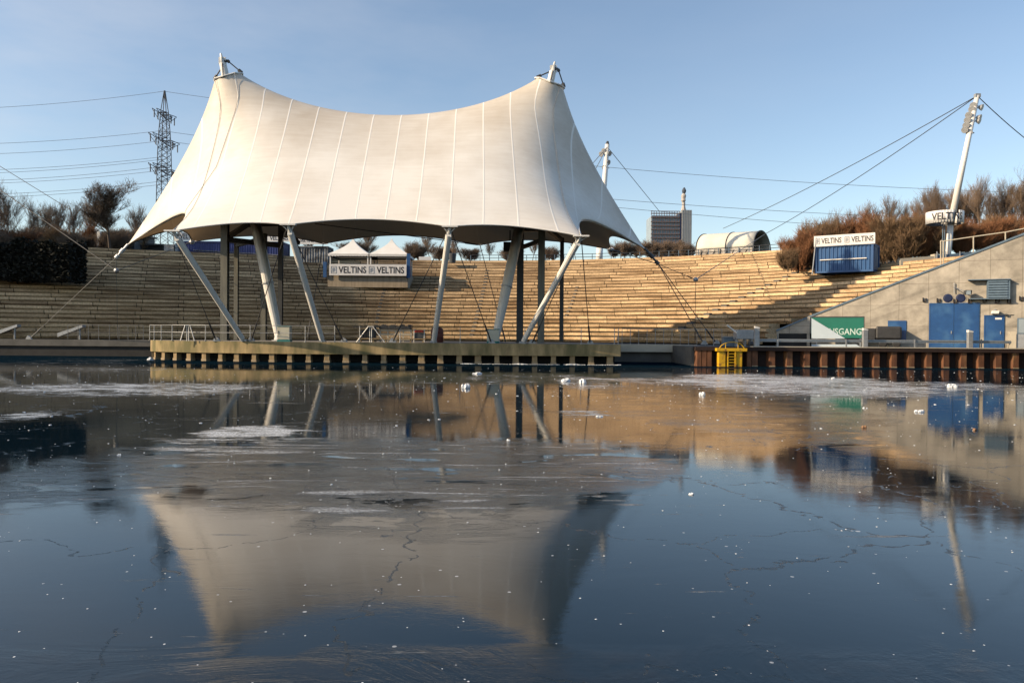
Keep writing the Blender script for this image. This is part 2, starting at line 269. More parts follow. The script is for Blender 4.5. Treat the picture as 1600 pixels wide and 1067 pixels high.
def m_ice():
    m,nt,b=newmat('frozen_water'); l=nt.links.new
    at=N(nt,'ShaderNodeAttribute',attribute_name='frost'); ar=N(nt,'ShaderNodeAttribute',attribute_name='rough')
    tc=N(nt,'ShaderNodeTexCoord')
    def noise(sx,sy,scale,det,rg=.6,dist=0):
        mp=N(nt,'ShaderNodeMapping'); mp.inputs['Scale'].default_value=(sx,sy,1); l(tc.outputs['Object'],mp.inputs[0]); n=N(nt,'ShaderNodeTexNoise'); n.inputs['Scale'].default_value=scale; n.inputs['Detail'].default_value=det; n.inputs['Roughness'].default_value=rg; n.inputs['Distortion'].default_value=dist; l(mp.outputs[0],n.inputs['Vector']); return n.outputs[0]
    def mr(x,a,b_,c=0,d=1):
        n=N(nt,'ShaderNodeMapRange'); n.inputs[1].default_value=a; n.inputs[2].default_value=b_; n.inputs[3].default_value=c; n.inputs[4].default_value=d; l(x,n.inputs[0]); return n.outputs[0]
    def mth(op,a,b_):
        n=N(nt,'ShaderNodeMath',operation=op)
        for i,x in enumerate((a,b_)):
            if isinstance(x,(int,float)): n.inputs[i].default_value=x
            else: l(x,n.inputs[i])
        return n.outputs[0]
    big=noise(.5,1,.35,8,.62,.4); fine=noise(1,1.4,3.2,8,.7,.3); vfine=noise(1,1,22,4,.7)
    mid0=noise(.5,1.1,.9,8,.7,.8); AR=mth('MULTIPLY',ar.outputs[2],mr(mid0,.42,.56,.12,1.))
    # frost: attribute sets the threshold, noise gives the ragged shape
    mid=noise(.6,2.6,1.3,7,.65,.5); s=mth('ADD',mth('ADD',mth('MULTIPLY',big,.25),mth('MULTIPLY',mid,.45)),mth('MULTIPLY',fine,.3)); thr=mth('SUBTRACT',.71,mth('MULTIPLY',at.outputs['Fac'],.24))
    fr=mth('MINIMUM',mth('MAXIMUM',mth('MULTIPLY',mth('SUBTRACT',s,thr),14.),0.),1.); fr=mth('MULTIPLY',fr,mr(vfine,.35,.62,.15,1))
    # crumbs of snow frozen in: random dots
    vo=N(nt,'ShaderNodeTexVoronoi'); vo.inputs['Scale'].default_value=7.; l(tc.outputs['Object'],vo.inputs['Vector'])
    hs=N(nt,'ShaderNodeSeparateColor'); l(vo.outputs['Color'],hs.inputs[0]); rad=mth('MULTIPLY',mr(hs.outputs[0],.6,1.,0,1),.11); dot=mth('LESS_THAN',vo.outputs['Distance'],rad)
    vo2=N(nt,'ShaderNodeTexVoronoi'); vo2.inputs['Scale'].default_value=2.3; l(tc.outputs['Object'],vo2.inputs['Vector']); h2=N(nt,'ShaderNodeSeparateColor'); l(vo2.outputs['Color'],h2.inputs[0]); dot2=mth('LESS_THAN',vo2.outputs['Distance'],mth('MULTIPLY',mr(h2.outputs[0],.72,1.,0,1),.06))
    dots=mth('MAXIMUM',mth('MULTIPLY',dot,.3),mth('MULTIPLY',dot2,.45))
    streak=noise(.22,2.2,1.7,8,.72,.6); sk=mth('MINIMUM',mth('MAXIMUM',mth('MULTIPLY',mth('SUBTRACT',streak,mth('SUBTRACT',.66,mth('ADD',mth('MULTIPLY',AR,.09),mth('MULTIPLY',at.outputs['Fac'],.12)))),16.),0.),1.)
    sk=mth('MULTIPLY',sk,mr(vfine,.38,.6,.06,.38))
    white=mth('MAXIMUM',mth('MAXIMUM',mth('MULTIPLY',fr,.8),sk),dots)
    # hairline refrozen cracks
    vc=N(nt,'ShaderNodeTexVoronoi',feature='DISTANCE_TO_EDGE'); vc.inputs['Scale'].default_value=.33
    nn=N(nt,'ShaderNodeTexNoise'); nn.inputs['Scale'].default_value=1.1; nn.inputs['Detail'].default_value=5; l(tc.outputs['Object'],nn.inputs['Vector']); va=N(nt,'ShaderNodeVectorMath',operation='MULTIPLY_ADD'); l(nn.outputs['Color'],va.inputs[0]); va.inputs[1].default_value=(1.6,1.6,0); l(tc.outputs['Object'],va.inputs[2]); l(va.outputs[0],vc.inputs['Vector'])
    crk=mth('MULTIPLY',mth('LESS_THAN',vc.outputs['Distance'],.004),mr(noise(1,1,7.,4,.6),.47,.53,0,.5))
    c=N(nt,'ShaderNodeMixRGB'); c.inputs[1].default_value=(.003,.011,.019,1); c.inputs[2].default_value=(.62,.66,.7,1); l(white,c.inputs[0])
    hz=N(nt,'ShaderNodeMixRGB'); hz.inputs[2].default_value=(.016,.016,.016,1); l(mth('MULTIPLY',AR,mr(fine,.4,.62,.15,1)),hz.inputs[0]); l(c.outputs[0],hz.inputs[1])
    # keep the frost on top of the haze
    hz2=N(nt,'ShaderNodeMixRGB'); hz2.inputs[2].default_value=(.62,.66,.7,1); l(white,hz2.inputs[0]); l(hz.outputs[0],hz2.inputs[1]); l(hz2.outputs[0],b.inputs['Base Color'])
    ro=mth('ADD',mth('MULTIPLY',mr(big,.35,.65,.0,1),.025),mth('MULTIPLY',AR,.05)); ro=mth('ADD',ro,mth('MULTIPLY',mth('MAXIMUM',white,crk),.5)); ro=mth('ADD',ro,.01)
    l(ro,b.inputs['Roughness']); b.inputs['IOR'].default_value=1.35; b.inputs['Specular IOR Level'].default_value=.5
    hgt=mth('ADD',mth('MULTIPLY',fine,mth('ADD',.05,mth('MULTIPLY',AR,.5))),mth('MULTIPLY',white,.6)); hgt=mth('ADD',hgt,mth('MULTIPLY',streak,mth('MULTIPLY',AR,.7))); hgt=mth('SUBTRACT',hgt,mth('MULTIPLY',crk,.5)); hgt=mth('ADD',hgt,mth('MULTIPLY',vfine,mth('MULTIPLY',AR,.06)))
    bp=N(nt,'ShaderNodeBump'); bp.inputs['Strength'].default_value=.5; bp.inputs['Distance'].default_value=.012; l(hgt,bp.inputs['Height']); l(bp.outputs[0],b.inputs['Normal'])
    af=N(nt,'ShaderNodeAttribute',attribute_name='refl_dim'); df=N(nt,'ShaderNodeBsdfDiffuse'); l(hz2.outputs[0],df.inputs[0]); ms=N(nt,'ShaderNodeMixShader')   # dark matt mix put in to dim reflections, strongest near the far waterline
    l(mth('MULTIPLY',af.outputs['Fac'],mr(mid,.35,.62,.45,1.)),ms.inputs[0]); l(b.outputs[0],ms.inputs[1]); l(df.outputs[0],ms.inputs[2]); l(ms.outputs[0],nt.nodes['Material Output'].inputs[0])
    return m
M['icewater']=m_ice()
# ------------------------------------------------------------ ice
def build_ice():
    ys=[-6,0]+[1.5*1.036**k for k in range(105)]; ys=[y for y in ys if y<59]+[60.]
    us=np.linspace(-1.15,1.15,150)
    v=[];f=[];fro=[];rou=[];rdim=[]
    # frost patches in metres on the ice: (x, y, half length, half width, strength)
    def at(px,py):
        d=CM@Vector(((px-800)/F,-(py-533.5)/F,-1.)); t=-CZ/d.z; return d.x*t,d.y*t
    pat=[]
    for a,b_,c,d,s in ((-40,598,420,616,.9),(0,560,230,572,.5),(320,664,470,684,1.),(240,676,480,712,.75),(0,636,90,662,.7),(1050,584,1420,612,1.),(1400,596,1600,610,.8),(860,584,960,606,.8),(700,584,860,600,.6),(940,590,1120,602,.7),
                     (860,638,960,652,.7),(1150,640,1260,656,.45),(780,682,840,694,.4),(900,752,1010,790,.55),(640,760,900,790,.4),(200,762,640,800,.35),(0,650,60,660,.8),(980,660,1060,760,.4),(480,586,700,604,.5),(0,574,300,580,.6),(1060,700,1200,735,.35),(500,694,560,706,.4)):
        x0,y0=at(a,d); x1,y1=at(c,b_); xm=(at((a+c)/2,(b_+d)/2)); hw=abs(at(c,(b_+d)/2)[0]-at(a,(b_+d)/2)[0])/2; hh=abs(y1-y0)/2; pat.append((xm[0],xm[1],hw,hh,s))
    rr=[]
    for a,b_,c,d,s in ((190,688,1040,800,1.),(950,600,1400,700,.35),(0,690,360,790,.45),(430,800,860,850,.25)):
        x0,y0=at(a,d); x1,y1=at(c,b_); xm=(at((a+c)/2,(b_+d)/2)); hw=abs(at(c,(b_+d)/2)[0]-at(a,(b_+d)/2)[0])/2; hh=abs(y1-y0)/2; rr.append((xm[0],(y0+y1)/2,hw,hh,s))
    yn=at(800,1013)[1]
    for j,y in enumerate(ys):
        wd=max(8,abs(y)*.85+2) if y<55 else 400
        for u in us:
            x=u*wd if j<len(ys)-1 else u*wd
            v.append((x,y,0.)); s=0
            for cx,cy,hw,hh,st in pat:
                q=((x-cx)/hw)**2+((y-cy)/hh)**2
                if q<2.2: s=max(s,st*min(1,max(0,(2.2-q)/1.6)))
            fro.append(s+.12); r=.06
            for cx,cy,hw,hh,st in rr:
                q=((x-cx)/hw)**2+((y-cy)/hh)**2
                q+=.16*math.sin(x*1.3+y*.7)+.12*math.sin(x*3.1-y*1.9)+.07*math.sin(x*7+y*3); r=max(r,st*min(1,max(0,(1.08-q)/.3)))
            if y<yn+.035*x+.04*math.sin(x*1.7)+.03*math.sin(x*5.3): r=max(r,.5)
            rou.append(r); rdim.append(.12*min(1,max(0,(y-9)/16))+.3*min(1,max(0,(y-38)/7))+1.1*min(1,max(0,(y-44.3)/1.5)))
    n=len(us)
    for j in range(len(ys)-1):
        for i in range(n-1): f.append((j*n+i,j*n+i+1,(j+1)*n+i+1,(j+1)*n+i))
    me=bpy.data.meshes.new('water'); me.from_pydata(v,[],f); me.materials.append(M['icewater'])
    for nm,dat in (('frost',fro),('rough',rou),('refl_dim',rdim)):
        a=me.attributes.new(nm,'FLOAT','POINT'); a.data.foreach_set('value',dat)
    o=bpy.data.objects.new('water',me); sc.collection.objects.link(o); props(o,kind='structure')
build_ice()
g=MB(); g.quad((-3500,-3500,-1.6),(3500,-3500,-1.6),(3500,4500,-1.6),(-3500,4500,-1.6)); struct(g,'ground',M['soil'])
g=MB(); g.box((-3000,-60,-1.5),(3000,-7,.35)); struct(g,'near_bank',M['soil'])
g=MB(); g.quad((-3000,-7,-.01),(3000,-7,-.01),(3000,60,-.01),(-3000,60,-.01)); struct(g,'canal_water',M['icewater'])
# canal quays behind and beside the stage
QZ=1.2
g=MB(); g.box((-400,58,-1.4),(-24,75,QZ)); g.box((-24,54.4,-1.4),(11.3,90,QZ)); g.box((11.3,48.35,-1.4),(140,90,QZ)); struct(g,'quay_ground',M['quay'])

# ------------------------------------------------------------ seating terraces
RC=(-6.8,43.); R0=26.8; RUN=.89; RISE=.38; Z0=1.32; NT=24; TH0=math.radians(-22)
def nodes(tmax=62,thmax=88,ext=()):
    L_=[('s',t) for t in list(ext)+list(np.linspace(tmax,0,16)[:-1])]+[('a',math.radians(a)) for a in np.arange(-22,thmax+.1,1.8)]
    return L_
def pos(nd,R):
    if nd[0]=='a': return RC[0]+R*math.sin(nd[1]),RC[1]+R*math.cos(nd[1])
    c,s=math.cos(TH0),math.sin(TH0); return RC[0]+R*s-c*nd[1],RC[1]+R*c+s*nd[1]
def sdist(nd): return nd[1]*36 if nd[0]=='a' else TH0*36-nd[1]
seat=thing('seating_terraces','curved concrete amphitheatre seating steps sweeping round behind the stage','grandstand',(-8,68,QZ))
YWALL=54.0
WPIV=Vector((PX(1213,56.4),56.4,0)); WANG=-math.radians(26)
def clip_angle(R):   # where a tier meets the back of the slanting wall
    n=Vector((-math.sin(WANG),math.cos(WANG),0)); a=math.radians(20)
    while a<math.radians(120):
        x,y=RC[0]+R*math.sin(a),RC[1]+R*math.cos(a)
        if (x>18.6 and (Vector((x,y,0))-WPIV).dot(n)<.45) or y<55.: break
        a+=math.radians(.2)
    return a
for t in range(NT):
    R=R0+t*RUN; zt=Z0+(t+1)*RISE; zb=zt-RISE
    nds=[n for n in nodes() if not(n[0]=='s' and ((t>=15 and n[1]>22.)))]
    nds=[n for n in nds if not(n[0]=='a' and t>=17 and n[1]>math.radians(51.5))]
    if t<17:
        thm=clip_angle(R); nds=[n for n in nds if not(n[0]=='a' and n[1]>thm)]+[('a',thm)]
    mb=MB(); uv=[]
    # profile: riser, small nosing overhang, tread
    prof=[(R+.14,zb-.02),(R+.14,zt-.27),(R-.06,zt-.25),(R-.06,zt),(R+RUN+.16,zt+.004)]
    vv=[.1,.3,.34,.96,1.]
    off=(t*1.713)%3.4
    for n in nds:
        for (r,z) in prof: x,y=pos(n,r); mb.v.append((x,y,z))
    m=len(prof)
    for i in range(len(nds)-1):
        for k in range(m-1):
            a=i*m+k; mb.f.append((a,a+m,a+m+1,a+1))
            u0,u1=sdist(nds[i])+off,sdist(nds[i+1])+off; uv+=[(u0,t+vv[k]),(u1,t+vv[k]),(u1,t+vv[k+1]),(u0,t+vv[k+1])]
    # end faces
    for e in (0,len(nds)-1):
        a=e*m; x,y=pos(nds[e],R+RUN+.16); mb.v.append((x,y,zb)); q=len(mb.v)-1
        mb.f.append((a,a+1,a+2,a+3,a+4,q) if e else (q,a+4,a+3,a+2,a+1,a)); uv+=[(0.5,t+.5)]*6
    mb.uv=uv; mb.build('seat_tier',M['terrace'],seat)
# stair flights: half-height blocks on each tier, down three aisles
def aisle(a0,a1,t0,t1,wdt=1.1):
    for t in range(t0,t1):
        mb=MB(); th=math.radians(a0+(a1-a0)*(t-t0)/max(1,t1-t0)); R=R0+t*RUN; z=Z0+t*RISE; x,y=RC[0]+(R-.24)*math.sin(th),RC[1]+(R-.24)*math.cos(th)
        ex=Vector((math.cos(th),-math.sin(th),0)); ey=Vector((math.sin(th),math.cos(th),0))
        mb.obox((x,y,z+RISE*.25),ex*wdt/2,ey*.19,(0,0,RISE*.25)); mb.build('stair_step',M['quay'],seat)
aisle(45.5,52,3,17,.55); aisle(6.5,5,1,21,.35); aisle(-12,-9,1,19,.3); aisle(22,20,6,15,.25)
# stained upper parapet in the middle under the pagoda tents
pc=MB(); YP=80.; a=P(512,441,YP); b=P(637,441,YP)
pc.box((a.x,YP,a.z-.5),(b.x,YP+6,PZ(570,429,YP))); single(pc,'concrete_parapet',M['parapet'],'stained concrete parapet block under the two pointed tents','wall',(0,YP,a.z))

# ------------------------------------------------------------ land behind
def build_terrain():
    ext=(2500,900,400,200,110); nd=nodes(ext=ext)+[('a',math.radians(a)) for a in (92,100,112,130)]
    rad=[0,3,8,20,60,160,500,1500,3200]
    v=[];f=[]
    for n in nd:
        low=(n[0]=='s' and n[1]>22) or (n[0]=='a' and n[1]>math.radians(51.5)); tt=15 if n[0]=='s' and low else (17 if low else NT)
        Rb=R0+tt*RUN-.1; zb=Z0+tt*RISE-.03
        for r in rad:
            x,y=pos(n,Rb+r); z=zb+(min(r,20)/20*(10.2-zb) if low else -.25*min(r,6)/6)
            if n[0]=='s' and low and r>0: z+=.5
            if r>=160: z-=r*.004
            v.append((x,y,z))
    m=len(rad)
    for i in range(len(nd)-1):
        for k in range(m-1): a=i*m+k; f.append((a,a+m,a+m+1,a+1))
    mb=MB(); mb.v=v; mb.f=f; o=struct(mb,'terrain',M['soil'],smooth=True)
build_terrain()
def build_shade_mound():   # added unseen mound at far left, shaped to keep sun off the left seating
    mb=MB(); nx,ny=14,24; rd=random.Random(4)
    for j in range(ny+1):
        for i in range(nx+1):
            u=i/nx;v=j/ny; x=-74-60*u; y=50.5+41*v; e=min(1,min(v,1-v)*9+.0)*min(1,u*7,(1-u)*4); mb.v.append((x,y,1.2+SHADE_MOUND_H*(1 if v<.35 else 1-.6*(v-.35)/.65)*min(1,e)*(1+.05*rd.uniform(-1,1))))
    for j in range(ny):
        for i in range(nx): a=j*(nx+1)+i; mb.f.append((a,a+1,a+nx+2,a+nx+1))
    struct(mb,'added_shade_mound',M['soil'])
SHADE_MOUND_H=35
build_shade_mound()

# ------------------------------------------------------------ stage platform
def stage_front(n=60):
    pts=[]
    for k in range(n+1):
        t=math.pi/2*k/n; pts.append((-11.2-13.8*math.cos(t),48.7+4.8*(1-math.sin(t))))
    return pts+[(6.9,48.72)]
SF=stage_front()
stage=thing('stage_platform','round fronted concrete stage deck on short wooden piles in the ice','stage',(-8,51,1.3))
deck=MB(); out=[(x,y,1.3) for x,y in SF]+[(6.9,54.35,1.3),(-25,54.35,1.3)]
deck.prism(list(reversed([Vector(p) for p in out])),(0,0,-.76)); deck.build('deck_slab',M['deckc'],stage)
top=MB(); top.v=[(x*.999,y+.05,1.304) for x,y in SF]+[(6.85,54.3,1.304),(-24.9,54.3,1.304)]; top.f=[tuple(range(len(top.v)))]; top.build('deck_surface',M['decktop'],stage)
bk=MB(); bk.prism([Vector((x*.985-.1,y+1.3,.53)) for x,y in SF]+[Vector((6.8,55,.53)),Vector((-23.6,55,.53))],(0,0,-1)); bk.build('under_wall',M['dark'],stage)  # near-black colour stands for the shade in the cavity under the deck
# piles spaced evenly along the rim
d=0;last=SF[0];nextd=.5;L_=[]
dense=[]
for a,b in zip(SF[:-1],SF[1:]):
    m=max(1,int(math.dist(a,b)/.05))
    for k in range(m): dense.append((a[0]+(b[0]-a[0])*k/m,a[1]+(b[1]-a[1])*k/m))
acc=0
for a,b in zip(dense[:-1],dense[1:]):
    acc+=math.dist(a,b)
    if acc>=nextd:
        nextd+=1.2
        tx,ty=(b[0]-a[0]),(b[1]-a[1]); l=math.hypot(tx,ty); tx/=l;ty/=l; nx,ny=-ty,tx
        mb=MB(); jw=random.uniform(.15,.2); mb.obox((b[0]+nx*.3,b[1]+ny*.3,.2),Vector((tx,ty,0))*jw,Vector((nx,ny,0))*.2,(0,0,.36)); p=mb.build('pile',M['wood'],stage,bevel=.02)
        mb=MB(); mb.obox((b[0]+nx*.28,b[1]+ny*.28,.07),Vector((tx,ty,0))*(jw+.02),Vector((nx,ny,0))*.21,(0,0,.07)); mb.build('wet_foot',M['wetband'],p)

# ------------------------------------------------------------ tensile canopy
YF=44.;YM=54.;YB=61.
tent=thing('canopy_tent','white tensioned membrane canopy with two tall peaks spanning the stage','canopy',(-8.7,54,1.3))
S=[np.array(P(*q,YF)) for q in ((270,361),(450,351),(703,354),(908,369))]
Bk=[np.array(P(*q,YB)) for q in ((300,378),(505,381),(750,383),(955,390))]
TL=np.array(P(200,382,YM));TR=np.array(P(1007,388,YM))
def canopy():
    K=12;MM=30;cen=np.array([-8.75,54,8.])
    def arc(a,b,n,inw,up):
        out=[];Ln=np.linalg.norm(b-a)
        for k in range(n+1):
            t=k/n;p=a*(1-t)+b*t;h=4*t*(1-t);d=cen-p;d[2]=0;d/=np.linalg.norm(d);p=p+d*inw*Ln*h;p[2]+=up*Ln*h;out.append(p)
        return out
    def row(T1,pts,T2):
        r=arc(T1,pts[0],K,.16,.13)
        for a,b,k in zip(pts[:-1],pts[1:],(14,20,14)): r+=arc(a,b,k,.07,.05)[1:]
        return r+arc(pts[-1],T2,K,.16,.13)[1:]
    fr,ba=row(TL,S,TR),row(TL,Bk,TR); NI=len(fr);NJ=MM+1;H=MM//2
    X=np.zeros((NI,NJ,3));fx=np.zeros((NI,NJ),bool)
    for j in range(NJ):
        t=j/MM
        for i in range(NI): X[i,j]=fr[i]*(1-t)+ba[i]*t
    fx[:,0]=fx[:,-1]=True;fx[0]=fx[-1]=True;hole=set()
    def ring(ic,pl,pr,pm):
        c=(pl+pr)/2;r=abs(pr[0]-pl[0])/2
        for (a,b),ang in {(-1,0):180,(-1,-1):225,(0,-1):270,(1,-1):315,(1,0):0,(1,1):45,(0,1):90,(-1,1):135}.items():
            co,si=math.cos(math.radians(ang)),math.sin(math.radians(ang)); X[ic+a,H+b]=[c[0]+r*co,c[1]+r*si,c[2]+(pr[2]-pl[2])/2*co-pm*(1-co*co)];fx[ic+a,H+b]=True
        for a in(-1,0):
            for b in(-1,0): hole.add((ic+a,H+b))
        fx[ic,H]=True
    iL=K+1;iR=NI-2-K
    ring(iL,np.array(P(335,127,YM)),np.array(P(379,115,YM)),.25); ring(iR,np.array(P(836,122,YM)),np.array(P(882,138,YM)),.25)
    idx={};free=[(i,j) for i in range(NI) for j in range(NJ) if not fx[i,j]]
    for k,q in enumerate(free): idx[q]=k
    A=np.zeros((len(free),)*2);b=np.zeros((len(free),3))
    def edge(p,q,w):
        for a,c in((p,q),(q,p)):
            if fx[a]: continue
            k=idx[a];A[k,k]+=w
            if fx[c]: b[k]+=w*X[c]
            else: A[k,idx[c]]-=w
    for i in range(NI):
        for j in range(NJ):
            if i<NI-1: edge((i,j),(i+1,j),1+((40 if iL<=i<iR else 5)-1)*math.exp(-(abs(j-H)/1.6)**2))
            if j<NJ-1: edge((i,j),(i,j+1),1.)
    s=np.linalg.solve(A,b)
    for k,q in enumerate(free): X[q]=s[k]
    mb=MB();mb.v=[tuple(p) for p in X.reshape(-1,3)];uv=[]
    U=lambda i:(i-K)/4.+.5
    for i in range(NI-1):
        for j in range(NJ-1):
            if (i,j) in hole: continue
            mb.f.append((i*NJ+j,(i+1)*NJ+j,(i+1)*NJ+j+1,i*NJ+j+1)); uv+=[(U(i),j/MM),(U(i+1),j/MM),(U(i+1),(j+1)/MM),(U(i),(j+1)/MM)]
    mb.uv=uv; o=mb.build('membrane',M['membrane'],tent,smooth=True)
    m=o.modifiers.new('sub','SUBSURF'); m.levels=1; m.render_levels=1; m.boundary_smooth='PRESERVE_CORNERS'
    # boundary hems, ring hems and radial cables lying on the cloth
    for pts in (fr,ba): h=MB(); h.path(pts,.045); h.build('edge_hem',M['white'],tent)
    for ic in (iL,iR):
        h=MB(); q=[X[ic+a,H+b] for a,b in ((-1,0),(-1,-1),(0,-1),(1,-1),(1,0),(1,1),(0,1),(-1,1),(-1,0))]; h.path(q,.06); h.build('ring_hem',M['white'],tent)
    def onsurf(p0,p1,name='radial_cable',r=.013,off=.02):
        n=26;pts=[]
        for k in range(n+1):
            i=p0[0]+(p1[0]-p0[0])*k/n; j=p0[1]+(p1[1]-p0[1])*k/n; i0,j0=min(int(i),NI-2),min(int(j),NJ-2);fi,fj=i-i0,j-j0
            p=X[i0,j0]*(1-fi)*(1-fj)+X[i0+1,j0]*fi*(1-fj)+X[i0,j0+1]*(1-fi)*fj+X[i0+1,j0+1]*fi*fj; pts.append(Vector(p)+Vector((0,-off*2,off)))
        h=MB();h.path(pts,r,n=5);h.build(name,M['greycable'],tent)
    onsurf((iL-1,H-1),(K-.2,0)); onsurf((iR+1,H-1),(NI-1-K+.2,0))
    onsurf((iL+1,H-1),(iL+.2,H-8)); onsurf((iL+.2,H-8),(K-3.5,0.2),r=.014)
    return X,iL,iR,H,NI
TX,iL,iR,HH,NI=canopy()
TIPL=P(345,84,YM);TIPR=P(867,97,YM);FTL=P(437,525,YM-.5);FTL.z=1.3;FTR=P(773,528,YM-.5);FTR.z=1.3
for tip,ft,(ea,eb),ic in ((TIPL,FTL,((334,126),(379,115)),iL),(TIPR,FTR,((837,122),(882,138)),iR)):
    d=(Vector(tip)-Vector(ft)); mb=MB(); lo=ft+d*.18; hi=ft+d*.62
    mb.tube(ft,lo,.26,.36,14); mb.tube(lo,hi,.36,.38,14); mb.tube(hi,ft+d*.965,.38,.24,14); mast=mb.build('mast',M['white'],tent,smooth=False)
    for fr_ in (.2,.47,.62):
        c=MB(); q=ft+d*fr_; c.tube(q-d.normalized()*.05,q+d.normalized()*.05,.41,n=14); c.build('flange',M['greymetal'],mast)
    h=MB(); q=ft+d*.965; h.obox(q+d.normalized()*.2,(.24,0,0),(0,.05,0),(0,0,.24)); h.obox(q+d.normalized()*.2,(.05,0,0),(0,.22,0),(0,0,.22)); h.tube(q,tip,.18,.06,8); h.build('mast_head',M['white'],mast)
    b=MB(); b.lathe(ft-Vector((0,0,0)),[(.55,0),(.55,.06),(.4,.08),(.3,.5)],14); b.build('mast_shoe',M['greymetal'],mast)
    for e in (ea,eb):
        s=(tip-d.normalized()*.45)+Vector(((.3 if e[0]>tip.x else 0),0,0)); en=P(*e,YM); c=MB(); c.tube(s,en,.045); v=en-s
        c.tube(s+v*.06,s+v*.17,.11,n=8); c.tube(s+v*.76,s+v*.95,.12,n=8); c.build('hanger_cable',M['cable'],tent)
    for yy in (-1,1):
        en=Vector(TX[ic,HH+yy]); s=tip-d.normalized()*.45; c=MB(); c.tube(s,en,.04); c.build('hanger_cable',M['cable'],tent)
feet=[P(378,532,48.9),P(503,534,48.9),P(677,536,48.9),P(816,540,48.9)]
for k,(s,ft) in enumerate(zip(S,feet)):
    s=Vector(s); ft=Vector(ft); ft.z=1.3; ft.y=49.1+(.0 if k else .2); d=(s-ft).normalized(); mb=MB(); mb.tube(ft+d*.25,s-d*.55,.17,.19,12); st=mb.build('strut',M['white'],tent)
    h=MB(); h.tube(ft,ft+d*.35,.08,n=8); h.obox(ft+Vector((0,0,.08)),(.2,0,0),(0,.2,0),(0,0,.06)); h.obox(ft+d*.2,(.04,0,0),(0,.14,0),(0,0,.16)); h.build('foot_shoe',M['greymetal'],st)
    h=MB(); h.tube(s-d*.6,s-d*.05,.1,n=8); h.obox(s,(.45,0,0),(0,.16,0),(0,0,.045)); h.obox(s-d*.45,(.13,0,0),(0,.06,0),(0,0,.22)); h.tube(s-Vector((.38,0,0)),s-d*.5,.04); h.tube(s+Vector((.38,0,0)),s-d*.5,.04); h.build('head_plate',M['white'],st)
# tie cables from the strut heads to the deck
def tie(a,b,mat='cable',r=.028,shoe=True,name='tie_cable'):
    a=Vector(a);b=Vector(b);mb=MB();mb.tube(a,b,r,n=5);v=(a-b);l=v.length;v/=l;mb.tube(b+v*.25,b+v*min(1.6,l*.2),r*2.,n=6);o=mb.build(name,M[mat],tent)
    if shoe: h=MB();h.prism([b+Vector((-.22,-.08,0)),b+Vector((.26,-.08,0)),b+Vector((.12,-.08,.22)),b+Vector((-.06,-.08,.3))],(0,.16,0));h.build('anchor_shoe',M['greymetal'],o)
def dk(px,Y=49.6): v=P(px,534,Y); v.z=1.3; return v
tie(S[0],dk(338));tie(S[1],dk(392));tie(S[1],dk(537,50.5));tie(S[2],dk(613));tie(S[2],dk(768));tie(S[3],dk(831,50));tie(S[3],dk(922,50))
# corner assemblies
def corner(T,node,brk,side):
    T=Vector(T); b=P(*brk,YM); v=b-T; mb=MB(); mb.tube(T,b,.09,.07,8); mb.tube(T+v*.35,T+v*.6,.15,n=8); mb.tube(T+v*.8,b,.14,n=8); c=mb.build('corner_bracket',M['white' if side<0 else 'darksteel'],tent)
    n_=P(*node,YM); mb=MB(); mb.lathe(n_-Vector((0,0,.16)),[(.06,0),(.16,.08),(.18,.17),(.14,.27),(.05,.33)],10); mb.build('cable_node',M['greymetal'],tent)
    return b,n_
bL,nL=corner(TL,(182,423),(181,403),-1); bR,nR=corner(TR,(1087,437),(1029,413),1)
def grd(px,py,Y,z): v=P(px,py,Y); v.z=z; return v
tie(bL,nL,shoe=False,r=.025); tie(bL,grd(45,500,57.8,1.2),'greycable',r=.02); tie(nL,grd(184,520,58.4,1.2),'greycable',r=.015,shoe=False); tie(nL,P(-60,255,60),'cable',r=.03,shoe=False,name='guy_cable'); tie(nL,Vector(Bk[0]),'greycable',r=.025,shoe=False)
tie(P(110,328,110),P(-60,223,110),'greycable',r=.045,shoe=False,name='guy_cable')
tie(bR,nR,shoe=False,r=.022); tie(bR,dk(1100,53.),r=.03);tie(bR,dk(1120,56.),r=.03); tie(nR,dk(1086,54.4),'cable',r=.015,shoe=False); tie(bR,Vector(Bk[3]),r=.03,shoe=False)
tie(Vector(Bk[2]),dk(790,58),r=.03,shoe=False); tie(Vector(Bk[1]),dk(480,58),r=.03,shoe=False); tie(Vector(S[1])+Vector((0,6,.9)),Vector(Bk[2]),r=.03,shoe=False,name='stay_cable')
for q in (Bk[0],Bk[3]):
    mb=MB(); mb.lathe(Vector(q)-Vector((0,0,.2)),[(.08,0),(.22,.12),(.22,.26),(.08,.38)],10); mb.build('cable_node',M['sign'],tent)
# the stack of steel gantry legs under each end of the canopy
def gantry(cols,beams,label,mat='olive'):
    t=thing('stage_gantry',label,'steel frame',(P(cols[0][0],530,cols[0][1]).x,cols[0][1],1.3))
    for px,Y,wd,py,mt in cols:
        a=P(px,530,Y);a.z=1.3;zt=PZ(px,py,Y);mb=MB();h=wd/2
        mb.box((a.x-h,Y-h,1.3),(a.x+h,Y-h*.75,zt));mb.box((a.x-h,Y+h*.75,1.3),(a.x+h,Y+h,zt));mb.box((a.x-h*.2,Y-h*.75,1.31),(a.x+h*.2,Y+h*.75,zt-.01));mb.box((a.x-h*1.3,Y-h*1.3,1.3),(a.x+h*1.3,Y+h*1.3,1.34))
        mb.build('leg',M[mt],t)
    for (x0,y0,Y0),(x1,y1,Y1),wd in beams:
        mb=MB();mb.beam(P(x0,y0,Y0),P(x1,y1,Y1),wd,wd);mb.build('beam',M['darksteel'],t)
